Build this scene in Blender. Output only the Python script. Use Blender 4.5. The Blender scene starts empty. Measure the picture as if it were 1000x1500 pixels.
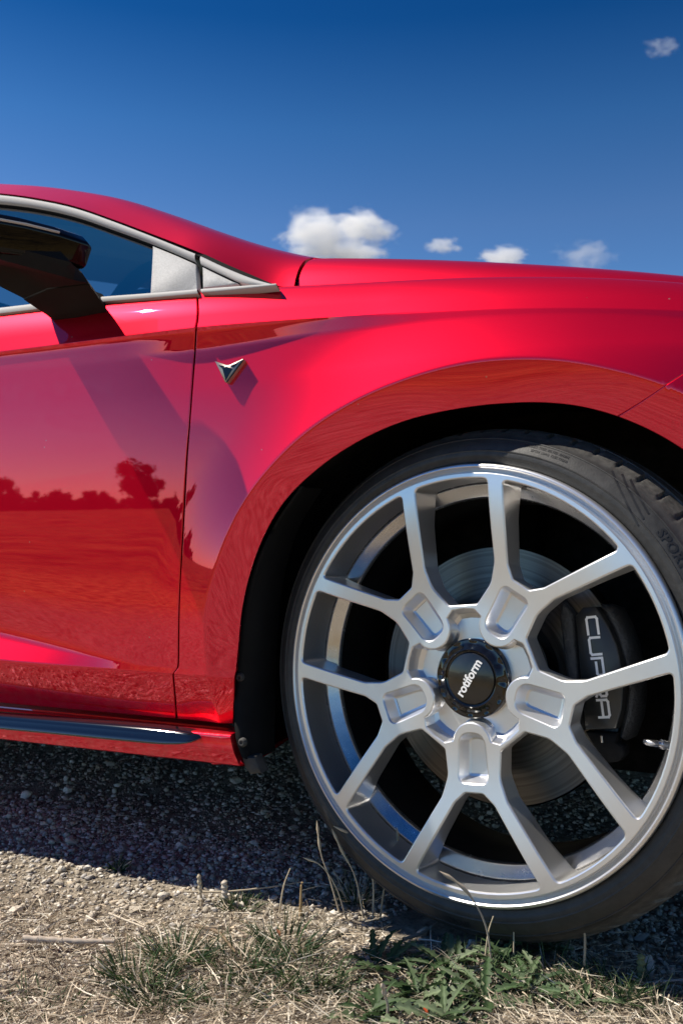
import bpy, bmesh, math, random
import numpy as np
from mathutils import Vector, Matrix
from mathutils.geometry import delaunay_2d_cdt

random.seed(7); rng = np.random.default_rng(11)
scene = bpy.context.scene
COL = scene.collection
R = math.radians

# ------------------------------------------------------------------ camera
# car axes: X forward, Y into the car, Z up; metres.  The measuring functions below turn a
# point measured in the photograph plus a known distance into a point of the place.
CA, CF, CHZ, CCX = R(23), 1250.0, 770.0, 500.0
c_r = np.array([math.cos(CA), math.sin(CA), 0.0]); c_f = np.array([-math.sin(CA), math.cos(CA), 0.0])
CPOS = np.array([0.25418778, -0.97957854, 0.49686738])
cam_d = bpy.data.cameras.new('camera'); cam = bpy.data.objects.new('camera', cam_d); COL.objects.link(cam)
cam.location = CPOS; cam.rotation_euler = (R(90), 0, CA)
cam_d.sensor_fit = 'VERTICAL'; cam_d.sensor_height = 36; cam_d.sensor_width = 24
cam_d.lens = CF / 1500 * 36; cam_d.shift_y = (CHZ - 750) / 1500
cam_d.clip_start = 0.02; cam_d.clip_end = 8000
cam_d.dof.use_dof = True; cam_d.dof.focus_distance = 1.03; cam_d.dof.aperture_fstop = 9.0
scene.camera = cam

# ------------------------------------------------------------------ sky, sun, exposure
SUN = Vector((-1.0, -0.215, 1.45)).normalized()          # towards the sun
world = bpy.data.worlds.new('World'); scene.world = world; world.use_nodes = True
wn = world.node_tree; bg = wn.nodes['Background']
sky = wn.nodes.new('ShaderNodeTexSky'); sky.sky_type = 'NISHITA'; sky.sun_disc = False
sky.sun_elevation = math.asin(SUN.z); sky.sun_rotation = math.atan2(SUN.x, SUN.y)
sky.air_density = 1.0; sky.dust_density = 0.25; sky.ozone_density = 8.0; sky.altitude = 300
hsv = wn.nodes.new('ShaderNodeHueSaturation'); hsv.inputs['Saturation'].default_value = 1.05; hsv.inputs['Value'].default_value = 0.76
hsv.inputs['Hue'].default_value = 0.497
gam = wn.nodes.new('ShaderNodeGamma'); gam.inputs['Gamma'].default_value = 1.5; wn.links.new(sky.outputs[0], gam.inputs['Color']); wn.links.new(gam.outputs[0], hsv.inputs['Color']); 
w_tc = wn.nodes.new('ShaderNodeTexCoord'); w_sx = wn.nodes.new('ShaderNodeSeparateXYZ'); wn.links.new(w_tc.outputs['Generated'], w_sx.inputs[0])
w_cr = wn.nodes.new('ShaderNodeValToRGB'); el = w_cr.color_ramp.elements       # elevation: deep polarised zenith, milkier low sky
el[0].position = 0.0; el[0].color = (0.55, 0.50, 0.42, 1); el[1].position = 0.60; el[1].color = (0.03, 0.19, 0.235, 1)
for p_, c_ in ((0.33, (0.70, 0.44, 0.345, 1)), (0.42, (0.40, 0.38, 0.325, 1)), (0.51, (0.08, 0.235, 0.255, 1))):
    e_ = el.new(p_); e_.color = c_
wn.links.new(w_sx.outputs['Z'], w_cr.inputs[0])
w_mx = wn.nodes.new('ShaderNodeMix'); w_mx.data_type = 'RGBA'; w_mx.blend_type = 'MULTIPLY'; w_mx.inputs['Factor'].default_value = 1.0
wn.links.new(hsv.outputs[0], w_mx.inputs['A']); wn.links.new(w_cr.outputs[0], w_mx.inputs['B']); wn.links.new(w_mx.outputs['Result'], bg.inputs['Color'])
bg.inputs['Strength'].default_value = 0.137
sun_d = bpy.data.lights.new('sun', 'SUN'); sun_d.energy = 5.0; sun_d.angle = R(0.53); sun_d.color = (1.0, 0.93, 0.82)
sun = bpy.data.objects.new('sun', sun_d); COL.objects.link(sun)
sun.rotation_euler = (-SUN).to_track_quat('-Z', 'Y').to_euler()
scene.view_settings.view_transform = 'Standard'; scene.view_settings.look = 'None'
scene.view_settings.exposure = 0.5; scene.view_settings.gamma = 1.0; scene.view_settings.use_curve_mapping = False
scene.render.engine = 'CYCLES'
scene.cycles.use_denoising = True
scene.cycles.max_bounces = 8; scene.cycles.glossy_bounces = 5; scene.cycles.diffuse_bounces = 3
scene.cycles.transparent_max_bounces = 8; scene.cycles.volume_bounces = 20; scene.cycles.sample_clamp_indirect = 6

# ------------------------------------------------------------------ measuring
def ray(px, py): return c_f + (px - CCX) / CF * c_r + np.array([0, 0, (CHZ - py) / CF])
def bp(px, py, Y):
    d = ray(px, py); return CPOS + (Y - CPOS[1]) / d[1] * d
def bpl(px, py, n, c):                                   # onto the plane n.p = c
    d = ray(px, py); n = np.asarray(n, float); return CPOS + (c - n @ CPOS) / (n @ d) * d
def pj(P):
    d = np.asarray(P) - CPOS; z = d @ c_f
    return np.stack([CCX + CF * (d @ c_r) / z, CHZ - CF * d[..., 2] / z], -1)
GZ = -0.002
def gp(px, py, z=GZ):
    d = ray(px, py); return CPOS + (z - CPOS[2]) / d[2] * d

# ------------------------------------------------------------------ materials
def new_mat(name):
    m = bpy.data.materials.new(name); m.use_nodes = True
    return m, m.node_tree.nodes, m.node_tree.links, m.node_tree.nodes['Principled BSDF']
def mat(name, base, rough=0.5, metal=0.0, coat=0.0, coat_rough=0.03, coat_ior=1.5, var=0.0, vscale=30, rvar=0.0,
        bump=0.0, bscale=200, spec=0.5, attr=None, obj_coord=True):
    m, N, L, b = new_mat(name)
    b.inputs['Base Color'].default_value = (*base, 1); b.inputs['Roughness'].default_value = rough
    b.inputs['Metallic'].default_value = metal; b.inputs['Specular IOR Level'].default_value = spec
    b.inputs['Coat Weight'].default_value = coat; b.inputs['Coat Roughness'].default_value = coat_rough
    b.inputs['Coat IOR'].default_value = coat_ior
    tc = N.new('ShaderNodeTexCoord')
    if var or rvar:
        nz = N.new('ShaderNodeTexNoise'); nz.inputs['Scale'].default_value = vscale; nz.inputs['Detail'].default_value = 6
        nz.inputs['Roughness'].default_value = 0.65
        L.new(tc.outputs['Object'], nz.inputs['Vector'])
        if var:
            rp = N.new('ShaderNodeMapRange'); rp.inputs['From Min'].default_value = 0.3; rp.inputs['From Max'].default_value = 0.7
            rp.inputs['To Min'].default_value = 1 - var; rp.inputs['To Max'].default_value = 1 + var
            L.new(nz.outputs['Fac'], rp.inputs['Value'])
            mx = N.new('ShaderNodeMix'); mx.data_type = 'RGBA'; mx.blend_type = 'MULTIPLY'; mx.inputs['Factor'].default_value = 1
            mx.inputs['A'].default_value = (*base, 1); L.new(rp.outputs[0], mx.inputs['B']); L.new(mx.outputs['Result'], b.inputs['Base Color'])
        if rvar:
            r2 = N.new('ShaderNodeMapRange'); r2.inputs['From Min'].default_value = 0.3; r2.inputs['From Max'].default_value = 0.7
            r2.inputs['To Min'].default_value = max(0.02, rough - rvar); r2.inputs['To Max'].default_value = rough + rvar
            L.new(nz.outputs['Fac'], r2.inputs['Value']); L.new(r2.outputs[0], b.inputs['Roughness'])
    if attr:
        at = N.new('ShaderNodeAttribute'); at.attribute_name = attr; L.new(at.outputs['Color'], b.inputs['Base Color'])
    if bump:
        n2 = N.new('ShaderNodeTexNoise'); n2.inputs['Scale'].default_value = bscale; n2.inputs['Detail'].default_value = 4
        L.new(tc.outputs['Object'], n2.inputs['Vector'])
        bm_ = N.new('ShaderNodeBump'); bm_.inputs['Strength'].default_value = bump; bm_.inputs['Distance'].default_value = 0.002
        L.new(n2.outputs['Fac'], bm_.inputs['Height']); L.new(bm_.outputs[0], b.inputs['Normal'])
    return m

def paint_mat():
    m, N, L, b = new_mat('red car paint')
    tc = N.new('ShaderNodeTexCoord')
    # clean lacquer over pearl red, with specks of dust and a film of road dust towards the sill
    vo = N.new('ShaderNodeTexVoronoi'); vo.inputs['Scale'].default_value = 55; L.new(tc.outputs['Object'], vo.inputs['Vector'])
    lt = N.new('ShaderNodeMath'); lt.operation = 'LESS_THAN'; lt.inputs[1].default_value = 0.062; L.new(vo.outputs['Distance'], lt.inputs[0])
    wn_ = N.new('ShaderNodeTexWhiteNoise'); L.new(vo.outputs['Position'], wn_.inputs['Vector'])
    gt = N.new('ShaderNodeMath'); gt.operation = 'GREATER_THAN'; gt.inputs[1].default_value = 0.91; L.new(wn_.outputs['Value'], gt.inputs[0])
    sp = N.new('ShaderNodeMath'); sp.operation = 'MULTIPLY'; L.new(lt.outputs[0], sp.inputs[0]); L.new(gt.outputs[0], sp.inputs[1])
    sp2 = N.new('ShaderNodeMath'); sp2.operation = 'MULTIPLY'; sp2.inputs[1].default_value = 0.55; L.new(sp.outputs[0], sp2.inputs[0])
    sx = N.new('ShaderNodeSeparateXYZ'); L.new(tc.outputs['Object'], sx.inputs[0])
    lo = N.new('ShaderNodeMapRange'); lo.inputs['From Min'].default_value = 0.30; lo.inputs['From Max'].default_value = 0.14
    lo.inputs['To Min'].default_value = 0; lo.inputs['To Max'].default_value = 0.32; L.new(sx.outputs['Z'], lo.inputs['Value'])
    nz = N.new('ShaderNodeTexNoise'); nz.inputs['Scale'].default_value = 60; nz.inputs['Detail'].default_value = 8; nz.inputs['Roughness'].default_value = 0.75
    L.new(tc.outputs['Object'], nz.inputs['Vector'])
    nr = N.new('ShaderNodeMapRange'); nr.inputs['From Min'].default_value = 0.42; nr.inputs['From Max'].default_value = 0.7
    L.new(nz.outputs['Fac'], nr.inputs['Value'])
    dm = N.new('ShaderNodeMath'); dm.operation = 'MULTIPLY'; L.new(lo.outputs[0], dm.inputs[0]); L.new(nr.outputs[0], dm.inputs[1])
    df = N.new('ShaderNodeMath'); df.operation = 'MAXIMUM'; L.new(dm.outputs[0], df.inputs[0]); L.new(sp2.outputs[0], df.inputs[1])
    mx = N.new('ShaderNodeMix'); mx.data_type = 'RGBA'; mx.inputs['A'].default_value = (0.96, 0.001, 0.027, 1); mx.inputs['B'].default_value = (0.55, 0.45, 0.36, 1)
    L.new(df.outputs[0], mx.inputs['Factor']); L.new(mx.outputs['Result'], b.inputs['Base Color'])
    b.inputs['Roughness'].default_value = 0.5; b.inputs['Metallic'].default_value = 0.85
    b.inputs['Specular IOR Level'].default_value = 0.0
    b.inputs['Coat Weight'].default_value = 0.7; b.inputs['Coat Roughness'].default_value = 0.012; b.inputs['Coat IOR'].default_value = 1.48
    gl = N.new('ShaderNodeBsdfGlossy'); gl.inputs['Color'].default_value = (0.80, 0.065, 0.155, 1); gl.inputs['Roughness'].default_value = 0.02   # candy layer: tinted mirror
    ms = N.new('ShaderNodeMixShader'); ms.inputs[0].default_value = 0.36; L.new(b.outputs[0], ms.inputs[1]); L.new(gl.outputs[0], ms.inputs[2]); L.new(ms.outputs[0], N['Material Output'].inputs['Surface'])
    return m

def glass_mat(name, tint, ior=1.7):
    m, N, L, b = new_mat(name); N.remove(b)
    out = N['Material Output']; tr = N.new('ShaderNodeBsdfTransparent'); tr.inputs[0].default_value = (*tint, 1)
    gl = N.new('ShaderNodeBsdfGlossy'); gl.inputs['Roughness'].default_value = 0.01
    fr = N.new('ShaderNodeFresnel'); fr.inputs['IOR'].default_value = ior
    mx = N.new('ShaderNodeMixShader'); L.new(fr.outputs[0], mx.inputs[0]); L.new(tr.outputs[0], mx.inputs[1]); L.new(gl.outputs[0], mx.inputs[2])
    L.new(mx.outputs[0], out.inputs['Surface']); return m

M = {}
M['paint'] = paint_mat()
M['dark'] = mat('black inner metal', (0.006, 0.006, 0.007), 0.85, spec=0.05)
M['liner'] = mat('dusty black arch felt', (0.028, 0.027, 0.026), 0.95, spec=0.1, var=0.5, vscale=35, bump=0.5, bscale=500)
M['plastic'] = mat('black textured plastic', (0.013, 0.013, 0.0135), 0.7, spec=0.12, bump=0.25, bscale=900, var=0.2, vscale=20)
M['dusty'] = mat('dusty black plastic', (0.05, 0.048, 0.045), 0.75, var=0.4, vscale=40)
M['gloss'] = mat('gloss black plastic', (0.006, 0.006, 0.007), 0.08, coat=1.0, coat_rough=0.01, coat_ior=1.55, spec=0.1)
M['mirror_black'] = mat('gloss black mirror shell', (0.004, 0.004, 0.0045), 0.3, coat=1.0, coat_rough=0.01, coat_ior=1.32, spec=0.0)
M['blade'] = mat('gloss black sill blade', (0.006, 0.007, 0.010), 0.5, coat=1.0, coat_rough=0.05, coat_ior=1.9, spec=0.0)
M['trim'] = mat('satin aluminium trim', (0.44, 0.43, 0.42), 0.75, metal=0.0, spec=0.3)
M['grain'] = mat('dusty grey plastic', (0.46, 0.455, 0.45), 0.75, var=0.16, vscale=420, bump=0.35, bscale=900, spec=0.2)
M['seal'] = mat('black rubber seal', (0.010, 0.010, 0.010), 0.85, spec=0.08)
M['glass'] = glass_mat('tinted side glass', (0.26, 0.30, 0.31), 4.2)
M['screen'] = glass_mat('windscreen glass', (0.5, 0.55, 0.55), 1.5)
M['cabin'] = mat('dark cabin plastic', (0.02, 0.021, 0.022), 0.6)
M['rim'] = mat('satin silver wheel paint', (0.80, 0.80, 0.80), 0.32, metal=0.85, bump=0.03, bscale=2500)
M['barrel'] = mat('grey wheel barrel paint', (0.62, 0.61, 0.60), 0.24, metal=0.95, rvar=0.05, vscale=50, var=0.10)
M['well'] = mat('wheel well with painted shade', (0.008, 0.008, 0.0085), 0.8, spec=0.15, var=0.4, vscale=30)  # near-black base colour stands in for the shade deep inside the barrel
M['rubber'] = mat('tyre rubber', (0.024, 0.0237, 0.0235), 0.5, var=0.45, vscale=60, bump=0.12, bscale=500)
M['letter'] = mat('moulded rubber lettering', (0.014, 0.014, 0.015), 0.5)
M['steel'] = mat('brushed brake steel', (0.15, 0.145, 0.14), 0.28, metal=1.0)
M['iron'] = mat('rough cast iron', (0.05, 0.05, 0.05), 0.6, bump=0.9, bscale=260, var=0.3)
M['caliper'] = mat('dark grey caliper enamel', (0.022, 0.022, 0.021), 0.45, coat=0.3)
M['white'] = mat('silver print', (0.88, 0.87, 0.85), 0.5)
M['capface'] = mat('black cap disc', (0.012, 0.011, 0.010), 0.22, coat=0.4, var=0.5, vscale=60)
M['bronze'] = mat('bronze badge metal', (0.42, 0.355, 0.30), 0.42, metal=0.8)
M['valve'] = mat('polished valve steel', (0.6, 0.6, 0.62), 0.18, metal=1.0)

def brush_disc():                                        # fine circular machining marks
    m = M['steel']; N = m.node_tree.nodes; L = m.node_tree.links; b = N['Principled BSDF']
    b.inputs['Anisotropic'].default_value = 0.85
    tg = N.new('ShaderNodeTangent'); tg.direction_type = 'RADIAL'; tg.axis = 'Z'; L.new(tg.outputs[0], b.inputs['Tangent'])
    tc = N.new('ShaderNodeTexCoord'); ln = N.new('ShaderNodeVectorMath'); ln.operation = 'LENGTH'; L.new(tc.outputs['Object'], ln.inputs[0])
    nz = N.new('ShaderNodeTexNoise'); nz.noise_dimensions = '1D'; nz.inputs['Scale'].default_value = 900; L.new(ln.outputs['Value'], nz.inputs['W'])
    mr = N.new('ShaderNodeMapRange'); mr.inputs['To Min'].default_value = 0.26; mr.inputs['To Max'].default_value = 0.36
    L.new(nz.outputs['Fac'], mr.inputs['Value']); L.new(mr.outputs[0], b.inputs['Roughness'])
    n2 = N.new('ShaderNodeTexNoise'); n2.noise_dimensions = '1D'; n2.inputs['Scale'].default_value = 260; n2.inputs['Detail'].default_value = 5; L.new(ln.outputs['Value'], n2.inputs['W'])
    cr = N.new('ShaderNodeValToRGB'); cr.color_ramp.elements[0].position = .35; cr.color_ramp.elements[0].color = (0.09, 0.086, 0.08, 1); cr.color_ramp.elements[1].position = .68; cr.color_ramp.elements[1].color = (0.14, 0.134, 0.125, 1)
    L.new(n2.outputs['Fac'], cr.inputs[0]); L.new(cr.outputs[0], b.inputs['Base Color'])
brush_disc()

def dust_tread():                                        # pale road dust ground into the tread shoulders
    m = M['rubber']; N = m.node_tree.nodes; L = m.node_tree.links; b = N['Principled BSDF']; src = b.inputs['Base Color'].links[0].from_socket
    tc = N.new('ShaderNodeTexCoord'); sx = N.new('ShaderNodeSeparateXYZ'); L.new(tc.outputs['Object'], sx.inputs[0]); cb = N.new('ShaderNodeCombineXYZ'); L.new(sx.outputs['X'], cb.inputs['X']); L.new(sx.outputs['Y'], cb.inputs['Y'])
    ln = N.new('ShaderNodeVectorMath'); ln.operation = 'LENGTH'; L.new(cb.outputs[0], ln.inputs[0])
    mr = N.new('ShaderNodeMapRange'); mr.inputs['From Min'].default_value = 0.303; mr.inputs['From Max'].default_value = 0.316; L.new(ln.outputs['Value'], mr.inputs['Value'])
    nz = N.new('ShaderNodeTexNoise'); nz.inputs['Scale'].default_value = 90; nz.inputs['Detail'].default_value = 7; nz.inputs['Roughness'].default_value = .7; L.new(tc.outputs['Object'], nz.inputs['Vector'])
    n2 = N.new('ShaderNodeMapRange'); n2.inputs['From Min'].default_value = .35; n2.inputs['From Max'].default_value = .65; n2.inputs['To Min'].default_value = .25; L.new(nz.outputs['Fac'], n2.inputs['Value'])
    a1_ = N.new('ShaderNodeMath'); a1_.operation = 'MULTIPLY_ADD'; a1_.inputs[1].default_value = 0.75; a1_.inputs[2].default_value = 0.14; L.new(mr.outputs[0], a1_.inputs[0])
    mu = N.new('ShaderNodeMath'); mu.operation = 'MULTIPLY'; L.new(a1_.outputs[0], mu.inputs[0]); L.new(n2.outputs[0], mu.inputs[1])
    mx = N.new('ShaderNodeMix'); mx.data_type = 'RGBA'; mx.inputs['B'].default_value = (0.15, 0.142, 0.128, 1); L.new(mu.outputs[0], mx.inputs['Factor']); L.new(src, mx.inputs['A']); L.new(mx.outputs['Result'], b.inputs['Base Color'])
dust_tread()

# ------------------------------------------------------------------ object helpers
def mesh_from(name, V, Fc, smooth=True, normals=None):
    me = bpy.data.meshes.new(name)
    me.from_pydata([tuple(map(float, v)) for v in V], [], [tuple(map(int, f)) for f in Fc])
    if smooth: me.polygons.foreach_set('use_smooth', [True] * len(me.polygons))
    me.update()
    if normals is not None:
        me.normals_split_custom_set_from_vertices([tuple(map(float, n)) for n in normals])
    return me
def obj(name, me, m=None, parent=None, label=None, cat=None, group=None, kind=None):
    o = bpy.data.objects.new(name, me); COL.objects.link(o)
    if m is not None:
        if me.materials: me.materials[0] = m
        else: me.materials.append(m)
    if parent is not None: o.parent = parent
    tag(o, label, cat, group, kind); return o
def tag(o, label=None, cat=None, group=None, kind=None):
    if label: o['label'] = label
    if cat: o['category'] = cat
    if group: o['group'] = group
    if kind: o['kind'] = kind
    return o
def empty(name, loc=(0, 0, 0), parent=None, **k):
    o = bpy.data.objects.new(name, None); COL.objects.link(o); o.location = loc; o.empty_display_size = 0.05
    if parent is not None: o.parent = parent
    return tag(o, **k)
def grid_mesh(name, P, closed_u=False, closed_v=False, flip=False, sharp=None):
    P = np.asarray(P); n, m = P.shape[:2]; F_ = []
    for i in range(n if closed_u else n - 1):
        for j in range(m if closed_v else m - 1):
            a, b, c, d = i * m + j, i * m + (j + 1) % m, ((i + 1) % n) * m + (j + 1) % m, ((i + 1) % n) * m + j
            F_.append((a, d, c, b) if flip else (a, b, c, d))
    return mesh_from(name, P.reshape(-1, 3), F_)
def auto_sharp(me, deg=35):
    bm = bmesh.new(); bm.from_mesh(me)
    for e in bm.edges:
        e.smooth = not (len(e.link_faces) == 2 and e.calc_face_angle(0) > R(deg))
    bm.to_mesh(me); bm.free(); return me
def fix_normals(me):
    bm = bmesh.new(); bm.from_mesh(me); bmesh.ops.recalc_face_normals(bm, faces=bm.faces); bm.to_mesh(me); bm.free(); return me
def catmull(pts, n):                                     # resample a polyline smoothly, n points by length
    P = np.asarray(pts, float)
    Q = np.vstack([2 * P[0] - P[1], P, 2 * P[-1] - P[-2]]); out = []
    for i in range(1, len(Q) - 2):
        t = np.linspace(0, 1, 24, endpoint=False)[:, None]
        a, b, c, d = Q[i - 1], Q[i], Q[i + 1], Q[i + 2]
        out.append(0.5 * ((2 * b) + (-a + c) * t + (2 * a - 5 * b + 4 * c - d) * t ** 2 + (-a + 3 * b - 3 * c + d) * t ** 3))
    out = np.vstack(out + [P[-1:]])
    s = np.r_[0, np.cumsum(np.linalg.norm(np.diff(out, axis=0), axis=1))]
    q = np.linspace(0, s[-1], n)
    return np.stack([np.interp(q, s, out[:, k]) for k in range(P.shape[1])], -1)
def inside(poly, pts):
    poly = np.asarray(poly); x, y = pts[:, 0], pts[:, 1]; r = np.zeros(len(pts), bool)
    x1, y1 = poly[:, 0], poly[:, 1]; x2, y2 = np.roll(x1, -1), np.roll(y1, -1)
    for a, b, c, d in zip(x1, y1, x2, y2):
        if b != d: r ^= ((b > y) != (d > y)) & (x < (c - a) * (y - b) / (d - b) + a)
    return r
def dist_poly(poly, pts):
    poly = np.asarray(poly); q = np.roll(poly, -1, 0); best = np.full(len(pts), 1e9)
    for a, b in zip(poly, q):
        ab = b - a; t = np.clip(((pts - a) @ ab) / max(ab @ ab, 1e-12), 0, 1); best = np.minimum(best, np.linalg.norm(pts - a - t[:, None] * ab, axis=1))
    return best
def fill2d(loops, inner=None):
    """triangulate the region of loops[0] minus loops[1:], with extra interior points"""
    V, E = [], []
    for lp in loops:
        s = len(V); V += [Vector((float(p[0]), float(p[1]))) for p in lp]; E += [(s + i, s + (i + 1) % len(lp)) for i in range(len(lp))]
    if inner is not None: V += [Vector((float(p[0]), float(p[1]))) for p in inner]
    ov, oe, of, *_ = delaunay_2d_cdt(V, E, [], 0, 1e-7)
    P = np.array([(v.x, v.y) for v in ov]); T = np.array([f for f in of if len(f) == 3]); c = P[T].mean(1)
    keep = inside(loops[0], c)
    for lp in loops[1:]: keep &= ~inside(lp, c)
    T = T[keep]
    a, b, cc = P[T[:, 0]], P[T[:, 1]], P[T[:, 2]]
    ar = (b[:, 0] - a[:, 0]) * (cc[:, 1] - a[:, 1]) - (b[:, 1] - a[:, 1]) * (cc[:, 0] - a[:, 0])
    T[ar < 0] = T[ar < 0][:, ::-1]
    return P, T
def dense(poly, step, closed=True):
    poly = np.asarray(poly, float); q = np.roll(poly, -1, 0) if closed else poly[1:]; out = []
    for a, b in zip(poly, q):
        n = max(1, int(math.ceil(np.linalg.norm(b - a) / step))); out += [a + (b - a) * k / n for k in range(n)]
    if not closed: out.append(poly[-1])
    return np.array(out)
def fillet(poly, rad, n=7):
    poly = np.asarray(poly, float); N = len(poly); rad = [rad] * N if np.isscalar(rad) else rad; out = []
    for i in range(N):
        p, a, b = poly[i], poly[i - 1], poly[(i + 1) % N]
        u, v = a - p, b - p; lu, lv = np.linalg.norm(u), np.linalg.norm(v); u /= lu; v /= lv
        ang = math.acos(max(-1, min(1, float(u @ v))))
        if rad[i] < 1e-6 or ang > R(176): out.append(p); continue
        d = min(rad[i] / math.tan(ang / 2), 0.49 * lu, 0.49 * lv); A, B = p + u * d, p + v * d
        for t in np.linspace(0, 1, n): out.append((1 - t) ** 2 * A + 2 * t * (1 - t) * p * 1.0 + t * t * B)
    return np.array(out)
def offset_loop(lp, d):                                  # positive d grows a counter-clockwise loop
    lp = np.asarray(lp); a, b = np.roll(lp, 1, 0), np.roll(lp, -1, 0); t = b - a
    n = np.stack([t[:, 1], -t[:, 0]], -1); n /= np.linalg.norm(n, axis=1)[:, None] + 1e-12
    return lp + n * d
def ccw(lp):
    lp = np.asarray(lp); x, y = lp[:, 0], lp[:, 1]
    return lp if (x * np.roll(y, -1) - y * np.roll(x, -1)).sum() > 0 else lp[::-1]
def slab(name, pts, depth, m, parent, chamfer=0.001, step=0.02, bulge=0.0, n_hint=(0, -1, 0)):
    """a plate: planar 3-D outline (front side), given thickness, bevelled front edge, optionally crowned"""
    P = np.asarray(pts, float); c = P.mean(0); _, _, vt = np.linalg.svd(P - c); nrm = vt[2]
    if nrm @ np.asarray(n_hint) < 0: nrm = -nrm
    u = vt[0]; v = np.cross(nrm, u); L2 = ccw(np.stack([(P - c) @ u, (P - c) @ v], -1)); L2 = dense(L2, step)
    inn = offset_loop(L2, -chamfer); ext = L2.max(0) - L2.min(0); g = max(step, ext.min() / 6 + 1e-4) if bulge else step * 1e3
    pts_i = None
    if bulge:
        gx, gy = np.meshgrid(np.arange(L2[:, 0].min(), L2[:, 0].max(), g), np.arange(L2[:, 1].min(), L2[:, 1].max(), g))
        q = np.stack([gx.ravel(), gy.ravel()], -1); q = q[inside(inn, q)]; q = q[dist_poly(inn, q) > g * 0.4] if len(q) else q; pts_i = q if len(q) else None
    V2, T = fill2d([inn], pts_i)
    if bulge:
        dd = np.minimum(dist_poly(inn, V2) / (ext.min() * 0.5), 1); h = bulge * (1 - (1 - dd) ** 2)
    else: h = np.zeros(len(V2))
    V = [c + u * a + v * b + nrm * hh for (a, b), hh in zip(V2, h)]; F_ = [tuple(t) for t in T]
    n = len(L2); base = len(V)
    for lp, w in ((inn, 0), (L2, -chamfer), (L2, -depth)): V += [c + u * a + v * b + nrm * w for a, b in lp]
    for k in range(2):
        for i in range(n):
            j = (i + 1) % n; F_.append((base + k * n + i, base + (k + 1) * n + i, base + (k + 1) * n + j, base + k * n + j))
    F_.append(tuple(base + 2 * n + i for i in range(n))[::-1])
    me = mesh_from(name, V, F_); bm = bmesh.new(); bm.from_mesh(me); bmesh.ops.remove_doubles(bm, verts=bm.verts, dist=1e-6)
    bmesh.ops.recalc_face_normals(bm, faces=bm.faces); bm.to_mesh(me); bm.free(); auto_sharp(me, 50)
    return obj(name, me, m, parent)
def tube_pts(path, rad, n=8):
    path = np.asarray(path, float); rad = np.full(len(path), rad) if np.isscalar(rad) else np.asarray(rad); out = []
    for i, p in enumerate(path):
        t = path[min(i + 1, len(path) - 1)] - path[max(i - 1, 0)]; t /= np.linalg.norm(t) + 1e-12
        a = np.cross(t, [0.3, 0.1, 0.95]); a /= np.linalg.norm(a) + 1e-12; b = np.cross(t, a)
        an = np.linspace(0, 2 * np.pi, n, endpoint=False)
        out.append(p + rad[i] * (np.cos(an)[:, None] * a + np.sin(an)[:, None] * b))
    return np.array(out)
def lathe(name, prof, seg, mod=None):                    # profile of (radius, axial) about local Z
    th = np.linspace(0, 2 * np.pi, seg, endpoint=False); prof = np.asarray(prof)
    P = np.zeros((seg, len(prof), 3))
    for i, t in enumerate(th):
        r, w = prof[:, 0].copy(), prof[:, 1].copy()
        if mod: r, w = mod(i, t, r, w)
        P[i, :, 0] = r * math.cos(t); P[i, :, 1] = r * math.sin(t); P[i, :, 2] = w
    return grid_mesh(name, P, closed_u=True)
def smooth01(a, b, x):
    t = np.clip((np.asarray(x, float) - a) / (b - a), 0, 1); return t * t * (3 - 2 * t)
_fonts = {}
def text_2d(s, size=1.0, bold=0.0, res=3):
    cu = bpy.data.curves.new('lettering', 'FONT'); cu.body = s; cu.size = size; cu.offset = bold; cu.resolution_u = res; cu.align_x = 'CENTER'; cu.align_y = 'CENTER'
    o = bpy.data.objects.new('lettering', cu); COL.objects.link(o)
    dg = bpy.context.evaluated_depsgraph_get(); me = bpy.data.meshes.new_from_object(o.evaluated_get(dg))
    V = np.array([v.co[:] for v in me.vertices]); F_ = [tuple(p.vertices) for p in me.polygons]
    bpy.data.objects.remove(o); bpy.data.curves.remove(cu); bpy.data.meshes.remove(me)
    return V[:, :2], F_
def raise_letters(V2, F_, place, h):
    """lift flat lettering to 3-D by place(x, y) -> (point, normal) and give it thickness h"""
    top, bot = [], []
    for x, y in V2:
        p, n = place(x, y); top.append(p + n * h); bot.append(p - n * h)
    n = len(V2); cnt = {}
    for f in F_:
        for a, b in zip(f, f[1:] + f[:1]): cnt[(a, b)] = 1
    FF = [tuple(f) for f in F_]
    for (a, b) in cnt:
        if (b, a) not in cnt: FF.append((a, a + n, b + n, b))
    return mesh_from('lettering', top + bot, FF, smooth=False)

def loft(name, rings, m, parent, cap=True, sharp=40):
    P = np.array(rings); me = grid_mesh(name, P, closed_v=True)
    bm = bmesh.new(); bm.from_mesh(me); bm.verts.ensure_lookup_table(); n = P.shape[1]
    if cap:
        bm.faces.new([bm.verts[i] for i in range(n)][::-1]); bm.faces.new([bm.verts[(len(P) - 1) * n + i] for i in range(n)])
    bmesh.ops.recalc_face_normals(bm, faces=bm.faces); bm.to_mesh(me); bm.free()
    for p in me.polygons: p.use_smooth = True
    return obj(name, auto_sharp(me, sharp), m, parent)
# ================================================================== THE CAR
car = empty('car', (0, 0, 0), label='low red sports hatchback with silver multi-spoke wheel parked on gravel', cat='car')

def Yb(x):                                               # plan curve of the flank: it draws in towards the nose
    e = np.maximum(0, np.asarray(x, float) + 0.34); return 0.008 + np.where(e < 0.62, 0.05 * e ** 2, 0.05 * 0.62 ** 2 + 0.062 * (e - 0.62))
def bpY(px, py, Yo):
    p = bp(px, py, Yo)
    for _ in range(6): p = bp(px, py, Yo + float(Yb(p[0])))
    return p
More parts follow.
